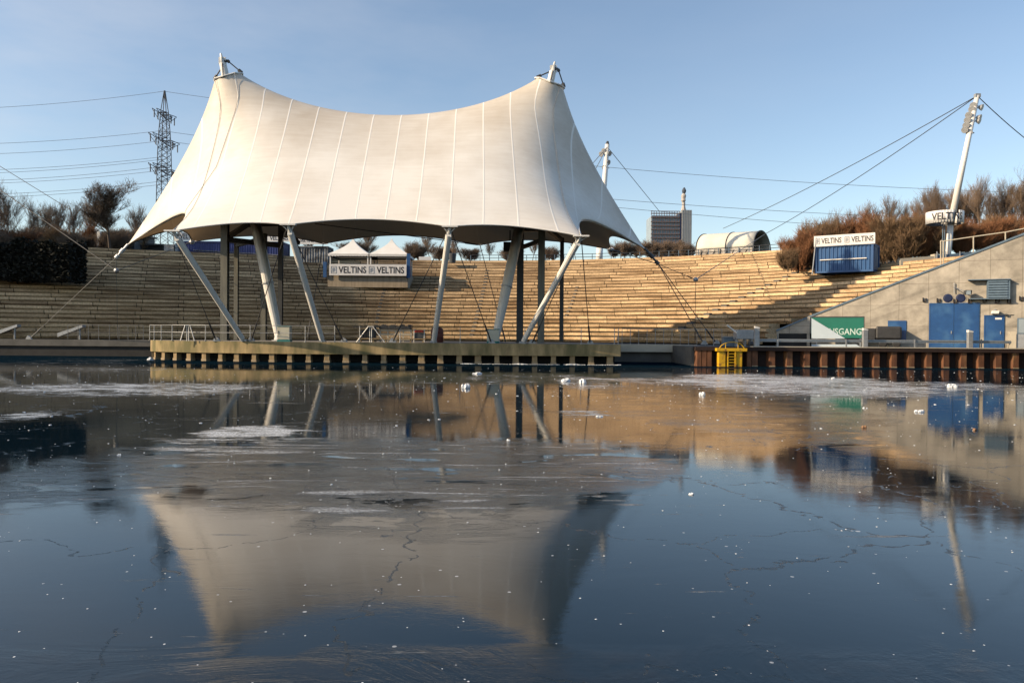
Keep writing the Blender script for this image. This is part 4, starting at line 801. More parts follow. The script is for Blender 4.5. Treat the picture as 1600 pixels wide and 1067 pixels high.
# left containers behind the rim
Y=86.; z0=PZ(300,413,Y)-.3; zt=PZ(300,377,Y)
container('long deep blue container behind the left seating rim',(PX(278,Y),Y,0),(PX(412,Y),Y,0),2.5,z0,zt,'blue2','deep blue containers')
container('shorter deep blue container right of the long one',(PX(413.5,Y),Y,0),(PX(441,Y),Y,0),2.5,z0,zt,'blue2','deep blue containers')
mb=MB(); mb.tube(P(302,391,Y-.12),P(440,399,Y-.12),.05); single(mb,'slack_cable',M['greycable'],'slack pale cable strung in front of the deep blue containers','cable',P(370,395,Y-.1))
a=Vector((PX(277,Y),Y-.1,0));b=Vector((PX(318,Y),Y-.1,0)); signboard('white sign strip on the left end of the long blue container',a,Vector((1,0,0)),b.x-a.x,zt+.05,zt+1.0,[(.1,.85,'VELTINS')],.6)
a=Vector((PX(405,Y),Y-.1,0));b=Vector((PX(452,Y),Y-.1,0)); signboard('white lettered sign strip above the shorter blue container',a,Vector((1,0,0)),b.x-a.x,zt+.02,zt+.75,[(.05,.25,None),(.35,.95,'VELTINS')],.6)
a=Vector((PX(454,Y),Y-.1,0));b=Vector((PX(512,Y),Y-.1,0)); signboard('white banner strip above the sprayed grey container',a,Vector((1,0,0)),b.x-a.x,zt-.25,zt+.5,[(.25,.62,'VELTINS')],.4)
container('dark grey container with pale sprayed marks left of the pointed tents',(PX(462,Y),Y,0),(PX(511,Y),Y,0),2.5,z0,zt-.45,'graf')
mb=MB(); a=P(256,410,84);  mb.box((PX(256,84),84,a.z-1),(PX(271,84),84.6,PZ(262,382,84))); single(mb,'rough_concrete_block',M['stonewall'],'rough pale block left of the long blue container','block',a)
mb=MB(); mb.box((PX(273,84),84,a.z-1),(PX(277.5,84),84.4,PZ(262,380,84))); single(mb,'slim_blue_post',M['louvre'],'slim blue grey post between rough block and blue container','post',a)
# huts behind left trees
def hut(label,px0,px1,py0,py1,Y,mat,dep=5,name='flat_roofed_hut'):
    a=P(px0,py1,Y);b=P(px1,py1,Y);zt=PZ((px0+px1)/2,py0,Y);t=thing(name,label,'building',((a.x+b.x)/2,Y,a.z));mb=MB();mb.box((a.x,Y,a.z-2),(b.x,Y+dep,zt));mb.build('wall',M[mat],t)
    mb=MB();mb.box((a.x-.2,Y-.2,zt+.002),(b.x+.2,Y+dep+.2,zt+.2));mb.build('roof',M['darksteel'],t)
    n=max(1,int((b.x-a.x)/3))
    for k in range(n): x=a.x+(b.x-a.x)*(k+.5)/n; mb=MB(); mb.box((x-.5,Y-.04,zt-1.9),(x+.5,Y-.003,zt-.7)); mb.build('window',M['navy'],t)
hut('low grey flat roofed hut behind the bare trees on the left',152,210,365,398,88,'greywall')
hut('tiny dark hut left of the rough pale block',228,254,384,410,90,'dark',3)
mb=MB(); mb.box((PX(151,86),86,PZ(151,399,86)-.6),(PX(156,86),86.3,PZ(151,362,86))); single(mb,'pale_hut_post',M['white'],'pale post standing at the left end of the grey hut','post',P(153,398,86))
# pagoda tents with banner
def pagoda(px0,px1,label,side):
    Y=YP; a=PX(px0,Y);b=PX(px1,Y);w_=b-a;zb=PZ(570,431,Y);ze=PZ(570,397,Y);t=thing('pagoda_tent',label,'tent',((a+b)/2,Y+w_/2,zb),'pointed pagoda tents')
    for x in (a+.08,b-.08):
        for y in (Y+.1,Y+w_): mb=MB(); mb.box((x-.06,y-.06,zb),(x+.06,y+.06,ze)); mb.build('leg',M['white'],t)
    mb=MB(); cx,cy=(a+b)/2,Y+.05+w_/2; n=8; prof=[]
    for k in range(n+1):
        s=k/n; r=(w_/2+.12)*((1-s)**1.65*.93+.07*(1-s)); prof.append((r,ze+(PZ(cx,372,cy)-ze if False else 1.95)*s))
    for r,z in prof: mb.v+=[(cx-r,cy-r,z),(cx+r,cy-r,z),(cx+r,cy+r,z),(cx-r,cy+r,z)]
    for k in range(n):
        for i in range(4): j=(i+1)%4; mb.f.append((k*4+i,k*4+j,(k+1)*4+j,(k+1)*4+i))
    mb.build('roof',M['tentcloth'],t)
    mb=MB(); r=w_/2+.13; m=14
    for i,(p,q) in enumerate((((-r,-r),(r,-r)),((r,-r),(r,r)),((r,r),(-r,r)),((-r,r),(-r,-r)))):
        for k in range(m):
            u0,u1=k/m,(k+1)/m; X=lambda u:(cx+p[0]+(q[0]-p[0])*u,cy+p[1]+(q[1]-p[1])*u); um=(u0+u1)/2
            mb.quad((*X(u0),ze+.01),(*X(u0),ze-.2),(*X(um),ze-.27),(*X(u1),ze-.2),(*X(u1),ze+.01))
    mb.build('valance',M['tentcloth'],t)
    mb=MB(); mb.box((a+.15,Y+w_-.1,zb),(b-.15,Y+w_-.05,ze-.9)); mb.build('back_screen',M['glassy' if side else 'beige'],t)
    mb=MB(); mb.box((a+.2,Y+1.2,zb),(b-.2,Y+1.8,zb+1.35)); mb.build('counter',M['slategrey'],t)
pagoda(514,575,'white pointed pagoda tent, left of the two above the lettered banner',0); pagoda(577,636,'white pointed pagoda tent, right of the two above the lettered banner',1)
a=Vector((PX(514,YP-.3),YP-.3,0)); signboard('long white banner with two black words hung below the pointed tents',a,Vector((1,0,0)),PX(634,YP)-PX(514,YP),PZ(570,431,YP),PZ(570,413.5,YP),[(.025,.09,None),(.12,.48,'VELTINS'),(.515,.58,None),(.615,.97,'VELTINS')],.6,'lettered_banner')
for px,lb in ((508,'slim blue post at the left end of the lettered banner'),(638,'slim blue post at the right end of the lettered banner')):
    mb=MB(); x=PX(px,YP); mb.box((x-.2,YP-.2,PZ(570,434,YP)),(x+.15,YP+.2,PZ(570,410 if px<600 else 396,YP))); single(mb,'banner_post',M['blue'],lb,'post',(x,YP,PZ(570,432,YP)),'blue banner posts')
# dark bin and small white sign at the rim
mb=MB(); Y=88.; mb.lathe(P(707,411,Y),[(.35,0),(.42,.9),(.44,.92),(.44,1.05),(.3,1.1)],12); single(mb,'dark_bin',M['darksteel'],'dark bin standing at the left end of the rim railing','bin',P(707,411,Y))
t=thing('small_white_sign','small white sign on two legs before the far bushes','sign',P(664,412,94)); mb=MB(); q=P(664,404,94); mb.obox(q,(.75,0,0),(0,.03,0),(0,0,.22)); mb.build('board',M['sign'],t)
for s in (-.6,.6): mb=MB(); mb.tube(q+Vector((s,.05,-.2)),q+Vector((s,.05,-1.3)),.03); mb.build('leg',M['greymetal'],t)
# rim railing following the rim of the terraces
rimz=Z0+NT*RISE-.25
t=thing('rim_railing','long dark rim railing with closely set posts along the seating top','railing',(5,91,rimz)); pp=[]
for a in np.arange(2,52,1.3): x,y=pos(('a',math.radians(a)),R0+NT*RUN+1.6); pp.append(Vector((x,y,rimz))); mb=MB(); mb.tube((x,y,rimz-.2),(x,y,rimz+1.15),.045,n=5); mb.build('post',M['louvre'],t)
for h in (1.15,.8,.45,.15): mb=MB(); mb.path([p+Vector((0,0,h)) for p in pp],.035,5); mb.build('rail',M['darksteel'],t)
# railing on the ramp wall
XF=XI.inverted(); t=thing('ramp_railing','light tube railing climbing the top of the slanting concrete wall','railing',P(1520,395,YW)); Y=YW+.3
top=[]
for px,b0,t0 in ((1470,411,376),(1474,410,377),(1521,395,370),(1571,377,363),(1602,368,357)):
    mb=MB(); mb.tube(P(px,b0+3,Y),P(px,t0,Y),.045); mb.build('post',M['beige'],t); top.append(P(px,t0,Y))
mb=MB(); mb.path(top,.04); mb.build('rail',M['beige'],t)
XF=None; t=thing('blue_ramp_fence','low blue grey fence panel behind the ramp edge near the leaning lamp mast','fence',P(1490,405,58)); Y=58
mb=MB(); mb.prism([P(1463,411,Y),P(1536,399,Y),P(1536,392,Y),P(1463,399,Y)],(0,.06,0)); mb.build('panel',M['louvre'],t)
for px in (1464,1478,1500,1520,1535): mb=MB(); mb.tube(P(px,412,Y-.05),P(px,393,Y-.05),.035); mb.build('post',M['greymetal'],t)

# ------------------------------------------------------------ lamp masts
def floods(t,pts,Y,sz=.32):
    for px,py,dx in pts:
        c=P(px,py,Y); mb=MB(); mb.lathe(c,[(sz*.35,-sz*.8),(sz*.75,-sz*.2),(sz,sz*.35),(sz*.95,sz*.4)],12,(dx,-1,-.5)); f=mb.build('floodlight_head',M['greymetal'],t); mb=MB(); mb.tube(c,P(px-dx*7,py+1,Y),.05); mb.build('arm',M['white'],f)
Y=60.; foot=P(1480,411,Y);foot.z-=.4;tip=P(1527,150,Y)
t=thing('leaning_lamp_mast','tall leaning white lamp mast with floodlight clusters at right','lamp mast',foot)
knee=P(1485,352,Y); mb=MB(); mb.tube(foot,knee,.2,.22,12); mb.tube(knee,tip,.25,.17,12); mb.build('pole',M['white'],t,smooth=True)
floods(t,((1521,165,-1),(1519,171,-1),(1533,168,1),(1514,180,-1),(1530,184,1),(1512,188,-1),(1510,196,-1),(1529,189,1),(1508,203,-1),(1515,207,-1)),Y,.26)
mb=MB(); mb.obox(tip,(.2,0,0),(0,.15,0),(0,0,.14)); mb.build('cable_head',M['greymetal'],t)
c=P(1476,341,Y);rr=(PX(1503,Y)-PX(1450,Y))/2; mb=MB(); n=40;h=.46
for k in range(n):
    t0,t1=2*math.pi*k/n,2*math.pi*(k+1)/n
    if k in (30,31): continue
    for ra,rb in ((rr,rr-.05),): mb.quad((c.x+ra*math.cos(t0),c.y+ra*math.sin(t0),c.z-h),(c.x+ra*math.cos(t1),c.y+ra*math.sin(t1),c.z-h),(c.x+ra*math.cos(t1),c.y+ra*math.sin(t1),c.z+h),(c.x+ra*math.cos(t0),c.y+ra*math.sin(t0),c.z+h))
rg=mb.build('ring_sign',M['sign'],t,smooth=True); m_=rg.modifiers.new('sol','SOLIDIFY'); m_.thickness=.05
text('VELTINS','lettering',M['ink'],rg,(0,0,0),(1,0,0),(0,0,1),2.35,.55,bend=lambda a,b:(c.x+(rr+.02)*math.sin((a-1.62)/rr),c.y-(rr+.02)*math.cos((a-1.62)/rr),c.z-.27+b))
mb=MB()
for k in range(3): an=[.3,2.4,4.5][k]; mb.tube((c.x,c.y,c.z-.3),(c.x+rr*math.cos(an),c.y+rr*math.sin(an),c.z-.4),.04)
mb.tube(c,knee,.05); mb.build('ring_bracket',M['darksteel'],t)
for dx in (-4,-7): mb=MB(); mb.tube(P(1480+dx,413,Y-.3),P(1480+dx,350,Y-.3),.04); mb.build('ladder_stile',M['louvre'],t)
for k in range(14): mb=MB(); mb.tube(P(1473,410-k*4.2,Y-.3),P(1476,410-k*4.2,Y-.3),.02); mb.build('ladder_rung',M['louvre'],t)
for e,lb in ((P(1130,357,103),'upper of the two long cables from the leaning lamp mast to the cream hall'),(P(1195,366,98),'lower of the two long cables from the leaning lamp mast toward the cream hall'),(P(1680,270,70),'short cable from the leaning lamp mast to the right edge')):
    mb=MB(); pts=[]; 
    for k in range(25): s=k/24; pts.append(tip.lerp(e,s)-Vector((0,0,1.2*4*s*(1-s)*.35)))
    mb.path(pts,.035,5); single(mb,'guy_cable',M['cable'],lb,'cable',tip)
mb=MB(); e=nR; pts=[P(1195,366,98).lerp(e,k/12) for k in range(13)]; mb.path(pts,.03,5); single(mb,'guy_cable',M['greycable'],'cable dropping from before the cream hall to the node at the right canopy corner','cable',nR)
Y=95.; foot=P(936,412,Y);tip=P(949,226,Y); t=thing('slim_lamp_mast','slim white lamp mast rising behind the right end of the canopy','lamp mast',foot)
mb=MB(); mb.tube(foot,P(937,388,Y),.42,.42,14); mb.tube(P(937,388,Y),tip,.36,.28,12); mb.build('pole',M['white'],t,smooth=True); mb=MB(); mb.tube(tip,P(949.5,221,Y),.25,.12,8); mb.build('cap',M['darksteel'],t)
floods(t,((940,241,-1),(952,240,1),(950,254,1),(945,262,-1),(944,236,-1)),Y,.34)
for e,lb in ((P(1030,330,115),'thin cable from the slim lamp mast down to the right'),(P(915,268,85),'upper thin cable from the slim lamp mast down to the left'),(P(925,275,82),'lower thin cable from the slim lamp mast down to the left')): mb=MB(); mb.tube(tip-Vector((0,0,.3)),e,.04,n=5); single(mb,'guy_cable',M['greycable'],lb,'cable',tip)
mb=MB(); 
# ------------------------------------------------------------ cream barrel hall
Y=100.; A=P(1087,401,Y+2);Bq=A+Vector((6.4,-4.0,0)); zb=A.z-1.; d=(Bq-A);d.z=0;Ln=d.length;d.normalize();nb=Vector((-d.y,d.x,0)); wd=9.; zt=PZ(1150,358,Y)
t=thing('barrel_hall','cream fabric barrel vault hall with open dark end behind the rim','tent hall',A); base=PZ(1150,389,Y)
def archp(s,k,n,o=0): th=math.pi*k/n; c=A+d*s+nb*wd/2; return Vector((c.x,c.y,base))-nb*math.cos(th)*(wd/2+o)+Vector((0,0,math.sin(th)*(zt-base+o)))
n=20;mb=MB()
mb.v=[tuple(archp(Ln*s/6,k,n)) for s in range(7) for k in range(n+1)]; mb.f=[(s*(n+1)+k,(s+1)*(n+1)+k,(s+1)*(n+1)+k+1,s*(n+1)+k+1) for s in range(6) for k in range(n)]
m_=mb.build('roof_cloth',M['arch'],t,smooth=True).modifiers.new('sol','SOLIDIFY'); m_.thickness=.06
for s in (0,Ln*.52,Ln): mb=MB(); mb.path([archp(s,k,n,.02) for k in range(n+1)],.07,6); mb.build('arch_rib',M['darksteel'],t)
mb=MB(); mb.v=[tuple(archp(.2,k,n,-.05)) for k in range(n+1)]; mb.f=[tuple(range(n+1))]; mb.build('end_wall',M['arch'],t)
for o_ in (0,wd): mb=MB(); q=A+nb*o_; mb.beam((q.x,q.y,base-1.),(q.x+d.x*Ln,q.y+d.y*Ln,base-1.),.15,2.); mb.build('rubble_wall',M['stonewall'],t)
mb=MB()
for k in range(10): q=A+d*(Ln*k/9)-nb*.12; mb.tube((q.x,q.y,base-2),(q.x+random.uniform(-.3,.3),q.y,base),.04); q2=q+d*.9; mb.tube((q.x,q.y,base-1.7),(q2.x,q2.y,base-.2),.035)
mb.build('lattice_prop',M['darksteel'],t)
# ------------------------------------------------------------ tower block far away with stand-in sculpture
Y=520.; t=thing('headframe_tower','grey glass tower block with brown steel grid and side shaft','tower',P(1046,392,Y))
x0,x1=PX(1016,Y),PX(1060,Y);zb=PZ(1046,392,Y)-8;zt=PZ(1046,337,Y); mb=MB(); mb.box((x0+.4,Y,zb),(x1,Y+22,zt)); mb.build('glass_body',M['glassy'],t)
for py in (334,340,347,353,359,366,372): mb=MB(); z=PZ(1040,py,Y); mb.box((x0-.4,Y-1.,z-.28),(x1,Y-.05,z+.28)); mb.build('floor_beam',M['brownframe'],t)
for k in range(12): x=x0+(x1-x0)*k/11; mb=MB(); mb.box((x-.14,Y-.7,zb),(x+.14,Y-.1,PZ(1040,330.5,Y))); mb.build('mullion',M['brownframe'],t)
mb=MB(); mb.box((x0-.4,Y-1,PZ(1040,331,Y)),(x1,Y-.4,PZ(1040,330,Y))); mb.build('roof_grid',M['brownframe'],t)
mb=MB(); mb.box((x1+.02,Y-.8,zb),(PX(1063,Y),Y+18,PZ(1046,333,Y))); mb.build('dark_seam',M['navy'],t)
mb=MB(); mb.box((PX(1063,Y)+.02,Y-2,zb),(PX(1078,Y),Y+20,PZ(1070,329,Y))); mb.build('side_shaft',M['slategrey'],t)
for k in range(6): x=PX(1063,Y)+.6+k*(PX(1078,Y)-PX(1063,Y)-1)/5; mb=MB(); mb.box((x-.09,Y-2.12,zb),(x+.09,Y-2.02,PZ(1070,329,Y)-.3)); mb.build('cladding_rib',M['glassy'],t)
b=P(1068,329,Y+8); s_=Y/F; t2=thing('rooftop_sculpture','pale tapering abstract sculpture with blue grey top on the tower roof','sculpture',b)
mb=MB(); mb.lathe(b,[(1.9,0),(1.5,1.2),(1.1,3.2),(1.2,5.5)],8); mb.build('pedestal',M['statue'],t2)
mb=MB(); mb.lathe(b+Vector((-.2,0,5.4)),[(.8,0),(1.6,1.2),(1.35,2.6),(1.75,4.6),(1.2,5.8),(.5,6.6)],9,(.04,0,1)); mb.build('middle_block',M['statue'],t2)
mb=MB(); mb.lathe(b+Vector((.1,0,11.4)),[(.6,0),(1.3,.9),(1.5,2.2),(.9,3.6),(.3,4.4)],8,(.06,0,1)); mb.build('top_block',M['statueblue'],t2)
# ------------------------------------------------------------ pylon and overhead wires
Y=300.; t=thing('lattice_pylon','dark lattice electricity pylon seen end on behind the left trees','pylon',P(256,395,Y))
def zz(py): return PZ(256,py,Y)
lev=[(142,.6),(176,4.2),(208,6.4),(232,8),(258,9.6),(282,11.5),(315,14.5),(350,18),(395,22)]; cx=PX(256,Y)
px_w=lambda w_: w_*Y/F/2
def sq(l): py,w_=l; h=px_w(w_)*.95; x=cx; return [Vector((x-h,Y-h,zz(py))),Vector((x+h,Y-h,zz(py))),Vector((x+h,Y+h,zz(py))),Vector((x-h,Y+h,zz(py)))]
lev=[(142,1),(176,9),(208,13),(232,15),(258,16),(282,17),(315,18),(350,20),(395,24)]
legs=[MB() for _ in range(4)]; br=MB(); hz=MB()
for l0,l1 in zip(lev[:-1],lev[1:]):
    a,b=sq(l0),sq(l1)
    for i in range(4): legs[i].tube(a[i],b[i],.17,n=4); hz.tube(b[i],b[(i+1)%4],.1,n=4)
    m=3 if l0[0]>142 else 1
    for i in range(4):
        j=(i+1)%4
        for k in range(m): s0,s1=k/m,(k+1)/m; br.tube(a[i].lerp(b[i],s0),a[j].lerp(b[j],s1),.08,n=4); br.tube(a[j].lerp(b[j],s0),a[i].lerp(b[i],s1),.08,n=4)
for l in legs: l.build('leg',M['pylon'],t)
br.build('bracing',M['pylon'],t); hz.build('ring_brace',M['pylon'],t)
for py,w_,ln in ((178,12,6),(218,16,9),(264,18,9)):   # cross arms point along the view
    for s in (-1,1):
        mb=MB(); h=px_w(w_); z=zz(py)
        for q in (-1,1):
            mb.tube((cx+q*h,Y+s*h,z),(cx+q*.8+s*1.2,Y+s*ln,z+.4),.15,n=4); mb.tube((cx+q*h,Y+s*h,z-2.8),(cx+q*.8+s*1.2,Y+s*ln,z+.2),.12,n=4)
            for k in range(4): f=k/4; mb.tube((cx+q*h*(1-f),Y+s*(h+(ln-h)*f),z),(cx+q*h*(1-f),Y+s*(h+(ln-h)*(f+.2)),z-2.8*(1-f)),.09,n=4)
        mb.tube((cx-h,Y+s*h,z),(cx+h,Y+s*h,z),.16,n=4); mb.tube((cx+h,Y+s*h,z-2.8),(cx-h,Y+s*h,z),.12,n=4)
        ca=mb.build('cross_arm',M['pylon'],t)
        mb=MB(); 
        for k in (1,2): mb.tube((cx+s*1.2,Y+s*ln*k/2,z),(cx+s*1.2,Y+s*ln*k/2,z-3),.22,n=5)
        mb.build('insulator',M['pylon'],ca)
def wire(p,q,sag,label,r=.07,n=30):
    mb=MB(); pts=[p.lerp(q,k/n)-Vector((0,0,sag*4*(k/n)*(1-k/n))) for k in range(n+1)]; mb.path(pts,r,4); single(mb,'overhead_wire',M['wire'],label,'power line',p,'overhead wires strung from the pylon')
nm=['topmost','second','third','fourth','fifth','sixth','seventh','eighth','lowest']
for k,(a,b) in enumerate(((143,167),(204,222),(220,238),(245,263),(249,268),(260,280),(266,284),(283,301),(288,306))): wire(P(256,a,Y),P(-60,b+4,Y-6),1.,nm[k]+' overhead wire running left from the lattice pylon')
for k,(a,b) in enumerate(((143,190),(205,248),(220,262))): wire(P(256,a,Y),P(880,b,Y),3.,nm[k]+' overhead wire running right from the pylon behind the canopy')
for k,(pts) in enumerate((((880,255),(1570,300)),((880,305),(1600,346)),((880,316),(1640,372)))): wire(P(*pts[0],260),P(*pts[1],260),1.2,nm[k]+' faint overhead wire crossing the sky right of the canopy')

# ------------------------------------------------------------ bare trees and brush
def branchset(seed,h,levels,spread,kids,r0,up=.25,trunk_h=.3,multi=1):
    rd=random.Random(seed); T=MB();C_=MB()
    def grow(p,d,ln,r,lv):
        n=3 if lv<2 else 2; q=p; dd=d
        for k in range(n):
            dd=(dd+Vector((rd.uniform(-1,1),rd.uniform(-1,1),rd.uniform(-.4,1)*.7))*.16+Vector((0,0,up*.15))).normalized(); e=q+dd*ln/n
            r1=r*(1-.4/n*1); (T if lv==0 else C_).tube(q,e,r,r1,n=5 if lv==0 else 3,cap=False); r=r1
            if lv<levels and (lv>0 or k>0 or multi>1):
                for _ in range(kids if lv else kids+1):
                    ax=Vector((rd.uniform(-1,1),rd.uniform(-1,1),rd.uniform(-.1,.5))).normalized(); nd=(dd*(1-spread)+ax*spread+Vector((0,0,up))).normalized()
                    grow(q.lerp(e,rd.uniform(.3,1)),nd,ln*rd.uniform(.45,.72),max(.01,r*.55),lv+1)
            q=e
    for m in range(multi):
        a=rd.uniform(0,6.28); s=0 if multi==1 else rd.uniform(0,.9); grow(Vector((math.cos(a)*s,math.sin(a)*s,0)),Vector((math.cos(a)*s*.3,math.sin(a)*s*.3,1)).normalized(),h*(.55 if multi==1 else rd.uniform(.4,.6)),r0,0)
    return T,C_
PH={}
def proto(name,seed,h,levels,spread,kids,r0,tm,cm,label,cat,**k):
    T,C_=branchset(seed,h,levels,spread,kids,r0,**k); o=thing(name,label,cat,(0,0,0)); T.build('trunk',M[tm],o); C_.build('crown',M[cm],o); zs=sorted(v[2] for v in C_.v); PH[o]=zs[-1]*.97; return o
protos={'round':[proto('bare_tree',11+i,7.5,5,.55,3,.15,'trunk','twig','x','tree',up=.12) for i in range(2)],
 'tall':[proto('bare_tree',31+i,9,4,.42,3,.12,'trunk','twig','x','tree',up=.24) for i in range(3)],
 'bush':[proto('twiggy_bush',51+i,4.2,3,.52,5,.03,['twigred','twig','twigred'][i],['twigred','twigtan','twigred'][i],'x','bush',up=.16,multi=11) for i in range(3)],
 'brush':[proto('twiggy_bush',71+i,4.2,3,.5,4,.025,'twig','twig','x','bush',up=.2,multi=8) for i in range(2)]}
used=set()
def plant(kind,px,py,Y,hpx,label,group,wide=1.):
    i=random.randrange(len(protos[kind])); pr=protos[kind][i]; base=P(px,py,Y); H_=PH[pr]; s=(hpx*Y/F)/H_
    if pr not in used: used.add(pr); o=pr; o.location=base; o.scale=(s*wide,s*wide,s); o.rotation_euler=(0,0,random.uniform(0,6.28))
    else: o=clone(pr,base,random.uniform(0,6.28),(s*wide,s*wide,s))
    o['label']=label; o['group']=group; return o
# left side
plant('round',172,392,84,110,'large round crowned bare tree in front of the grey hut','bare trees on the left bank',1.15)
for k,(px,Y,h) in enumerate(((12,88,118),(55,92,92),(92,95,88),(118,100,84),(214,92,80),(140,104,90),(232,100,66),(-12,90,100),(72,102,84))):
    plant('tall',px,398,Y,h,['tall thin bare tree at the far left edge','thin bare tree second from the left edge','thin bare tree above the dark hedge end','slender bare tree left of the round crowned tree','small bare tree right of the round crowned tree','slender bare tree behind the round crowned tree','smallest bare tree beside the left canopy corner','bare tree cut by the left picture edge','background bare tree between the left edge and the hedge end'][k],'bare trees on the left bank')
for k in range(13):
    px=-25+k*19; plant('brush' if k%3 else 'bush',px,402,82+random.uniform(0,8),46+random.uniform(-6,14),['far left','next after the far left','third from left','fourth from left','fifth from left','sixth from left','middle','eighth from left','ninth from left','tenth from left','third from the canopy','second from the canopy','nearest to the canopy'][k]+' in the row of dusky winter bushes on the left bank','winter bushes on the left bank',1.4)
# clipped dark hedge
hd=MB(); rd=random.Random(3); a=P(-40,418,66);b=P(106,418,66); n=5200
for k in range(n):
    x=rd.uniform(a.x,b.x);y=rd.uniform(66,69);z=a.z-1.1+rd.random()*(3.45+.35*math.sin(x*1.9)*math.sin(x*.7))
    q_=rd.random()
    if q_<.5: y=66+rd.random()*.3
    elif q_<.68: x=b.x-rd.random()*.25
    v=Vector((rd.uniform(-1,1),rd.uniform(-1,1),rd.uniform(-1,1))).normalized()*.12;u=v.cross(Vector((rd.uniform(-1,1),.3,1))).normalized()*.1;c_=Vector((x,y,z)); hd.quad(c_-v-u,c_+v-u,c_+v+u,c_-v+u)
hd.box((a.x,66.5,a.z-.8),(b.x-.15,68.8,a.z+2.2)); single(hd,'clipped_hedge',M['twigdark'],'dark clipped hedge block above the left seating','hedge',((a.x+b.x)/2,67,a.z))
# centre gap seen below the canopy
cn=['left of the first pointed tent','behind the first pointed tent','between the two pointed tents','right of the second pointed tent','behind the small white sign','right of the small white sign','above the dark bin','first past the dark bin','second past the dark bin','behind the right mast','right of the right mast','between the dark gantry legs','left of the slim lamp mast']
for k,(px,Y,h) in enumerate(((486,100,40),(560,104,60),(574,108,62),(652,96,55),(672,112,50),(690,108,46),(706,104,44),(735,106,40),(765,104,36),(798,106,40),(832,108,42),(862,106,42),(900,104,40))):
    plant('brush' if k%2 else 'tall',px,409,Y,h*(.62 if k%2 else 1.),'small bare shrub tree seen under the canopy, '+cn[k],'bare shrubs seen under the canopy',1.9 if k%2 else 1.3)
# between canopy and hall, low in front of the tower
for k in range(7): plant('brush',958+k*19,404,118+(k%3)*6,22+random.uniform(0,12),['low bare thicket right of the slim lamp mast','second low bare thicket right of the slim lamp mast','low bare thicket left of the tower foot','low bare thicket at the left corner of the tower','low bare thicket in front of the tower middle','low bare thicket before the tower shaft','low bare thicket between tower and cream hall'][k],'low thickets before the tower',1.5)
# right slope: rust coloured bushes
nth=['first','second','third','fourth','fifth','sixth','seventh','eighth','ninth','tenth','eleventh','twelfth','thirteenth','fourteenth','fifteenth','sixteenth']
fr=[(1232,425,64,40),(1242,424,68,58),(1252,424,66,72),(1268,424,69,76),(1288,420,70,82),(1310,418,70,80),(1332,416,70,84),(1354,414,68,86),(1378,416,67,80),(1398,416,66,84),(1418,412,66,80),(1438,410,66,86),(1458,408,66,76),(1500,402,66,66),(1530,396,66,58),(1565,388,67,56)]
for k,(px,py,Y,h) in enumerate(fr): plant('bush',px,py,Y,h,nth[k]+' rust brown bush from the left along the right rim','rust brown bushes on the right rim',1.0)
for k in range(9): plant('bush',1262+k*42,396,76+(k%3)*3,40+3.2*k+random.uniform(-4,6),nth[k]+' bush from the left in the back row of rust brown bushes on the right','rust brown bushes in the back row',1.2)
for k in range(17):
    px=1290+k*20; h=46+k*2.1+random.uniform(-12,12); plant('tall',px,392-k*1.4,84+random.uniform(-3,8),min(h+22,116),['leftmost','second','third','fourth','fifth','sixth','seventh','eighth','ninth','tenth','eleventh','twelfth','thirteenth','fourteenth','fifteenth','sixteenth','rightmost'][k]+' in the row of tall bare trees on the right skyline','tall bare trees on the right skyline',.95)
for k in range(8): px=1455+k*24; plant('tall',px,385,96+random.uniform(-3,5),86+k*3.+random.uniform(-12,10),nth[k]+' from the left of the thin trees crowding behind the ring sign and right edge','thin trees of the right rear row',1.)

for lst in protos.values():
    for pr in lst:
        if pr not in used:
            for ch in list(pr.children): bpy.data.objects.remove(ch)
            bpy.data.objects.remove(pr)
# ------------------------------------------------------------ ice lumps
def lump(px,py,wpx,hpx,label,mat='ice',seed=0,cat='ice lump',name='ice_lump'):
    d=CM@Vector(((px-800)/F,-(py-533.5)/F,-1.)); t_=-CZ/d.z; c=Vector((d.x*t_,d.y*t_,0)); Y=c.y; rd=random.Random(seed); mb=MB(); w_=wpx*Y/F; h0=hpx*Y/F*.8
    for k in range(7 if wpx>8 else 3):
        o=Vector((rd.uniform(-.35,.35)*w_,rd.uniform(-.3,.3)*w_,0)); r=w_*rd.uniform(.14,.3); n=8; h=h0*rd.uniform(.55,1.); rings=[(r*1.05,-.02),(r*rd.uniform(.9,1.1),h*.3),(r*.75,h*rd.uniform(.6,.8)),(r*.3,h*rd.uniform(.85,1.))]
        k0=len(mb.v)
        for rr_,z in rings:
            for i in range(n): a=2*math.pi*i/n; q=rd.uniform(.62,1.3); mb.v.append(tuple(c+o+Vector((math.cos(a)*rr_*q,math.sin(a)*rr_*q,z))))
        for q in range(3):
            for i in range(n): j=(i+1)%n; mb.f.append((k0+q*n+i,k0+q*n+j,k0+(q+1)*n+j,k0+(q+1)*n+i))
        mb.f.append(tuple(k0+3*n+i for i in range(n)))
    single(mb,name,M[mat],label,cat,c,'lumps frozen onto the ice')
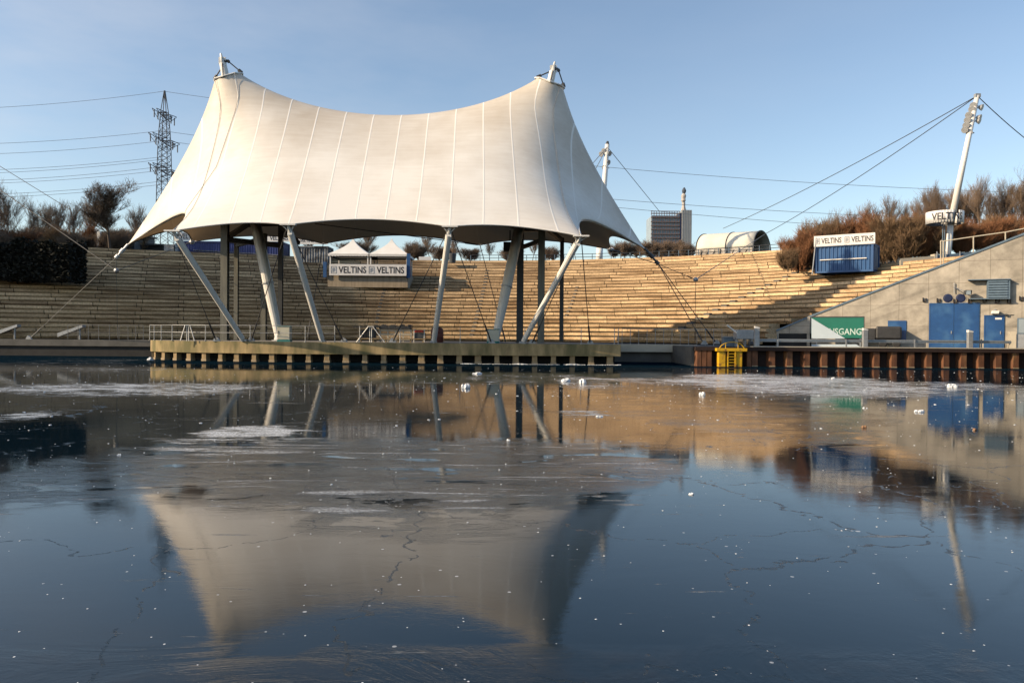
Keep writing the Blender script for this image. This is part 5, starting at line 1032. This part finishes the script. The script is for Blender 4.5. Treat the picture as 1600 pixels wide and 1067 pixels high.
LP=[(727,606,13,9,'largest white ice lump below the drum and third strut'),(885,596,16,8,'flat white ice lump left of its rounder neighbour below the stage end'),(910,598,12,9,'round white ice lump right of the flat one below the stage end'),(1097,617,10,7,'single white ice lump below the rusty kerb'),(1301,592,8,5,'small white ice lump under the green board'),(1489,605,14,8,'rounded white ice lump below the double blue doors'),(1438,644,14,5,'flat pale ice slab right of the green board reflection'),(745,584,14,4,'thin ice lump near the dark end of the stage'),(186,711,6,3,'tiny ice lump alone on the left ice'),(1081,772,10,4,'small flat ice chip on open blue ice at right'),(1350,668,8,7,'brownish lump on the ice below the kiosk container'),(1523,672,8,5,'second brownish lump on the ice near the right edge'),(936,651,12,3,'long thin ice chip in the middle of the ice'),(795,688,7,3,'tiny ice chip below the right gantry reflection'),(1352,638,7,3,'tiny ice chip right of the green board reflection'),(233,563,12,7,'rounded snow lump at the left foot of the stage'),(423,747,5,2,'tiny chip in the rough ice at left'),(518,757,5,2,'tiny chip in the rough ice below the second strut')]
for k,(a,b,c_,d_,lb) in enumerate(LP): lump(a,b,c_,d_,lb,'brownlump' if 'brownish' in lb else 'ice',k)
# rim of snow along the dark stage face, and loose grains: nobody could count them
rd=random.Random(9); mb=MB()
def grain(c,r,h):
    k0=len(mb.v)
    for z,q in ((0,1.),(h*.6,.75)):
        for i in range(5): a=2*math.pi*i/5+rd.random(); mb.v.append((c[0]+math.cos(a)*r*q,c[1]+math.sin(a)*r*q,z-.003))
    for i in range(5): j=(i+1)%5; mb.f.append((k0+i,k0+j,k0+5+j,k0+5+i))
    mb.f.append(tuple(k0+5+i for i in range(5)))
for k in range(260): x=rd.uniform(PX(720,48.4),6.9); cl=math.sin(x*2.1)+math.sin(x*3.7); grain((x,48.55-rd.random()*.25),.05+.08*max(0,cl)*rd.random(),.03+.06*max(.1,cl*.6))
props(mb.build('snow_rim',M['ice']),'rim of crumbled snow along the dark waterline of the stage','snow',kind='stuff')
mb=MB()
for k in range(4200):
    y=3.5+40*rd.random()**1.5; x=rd.uniform(-.72,.72)*y; r=(.0022+.009*rd.random()**5)*(y/6)**.6; grain((x,y),r,r*.8)
for k in range(300):
    y=rd.choice([24,27,30,17,33])+rd.gauss(0,1.2); x=rd.uniform(-.7,.7)*y; r=.012+.035*rd.random()**3; grain((x,y),r,r*.6)
props(mb.build('ice_crumbs',M['ice']),'loose white crumbs scattered all over the ice','ice crumbs',kind='stuff')
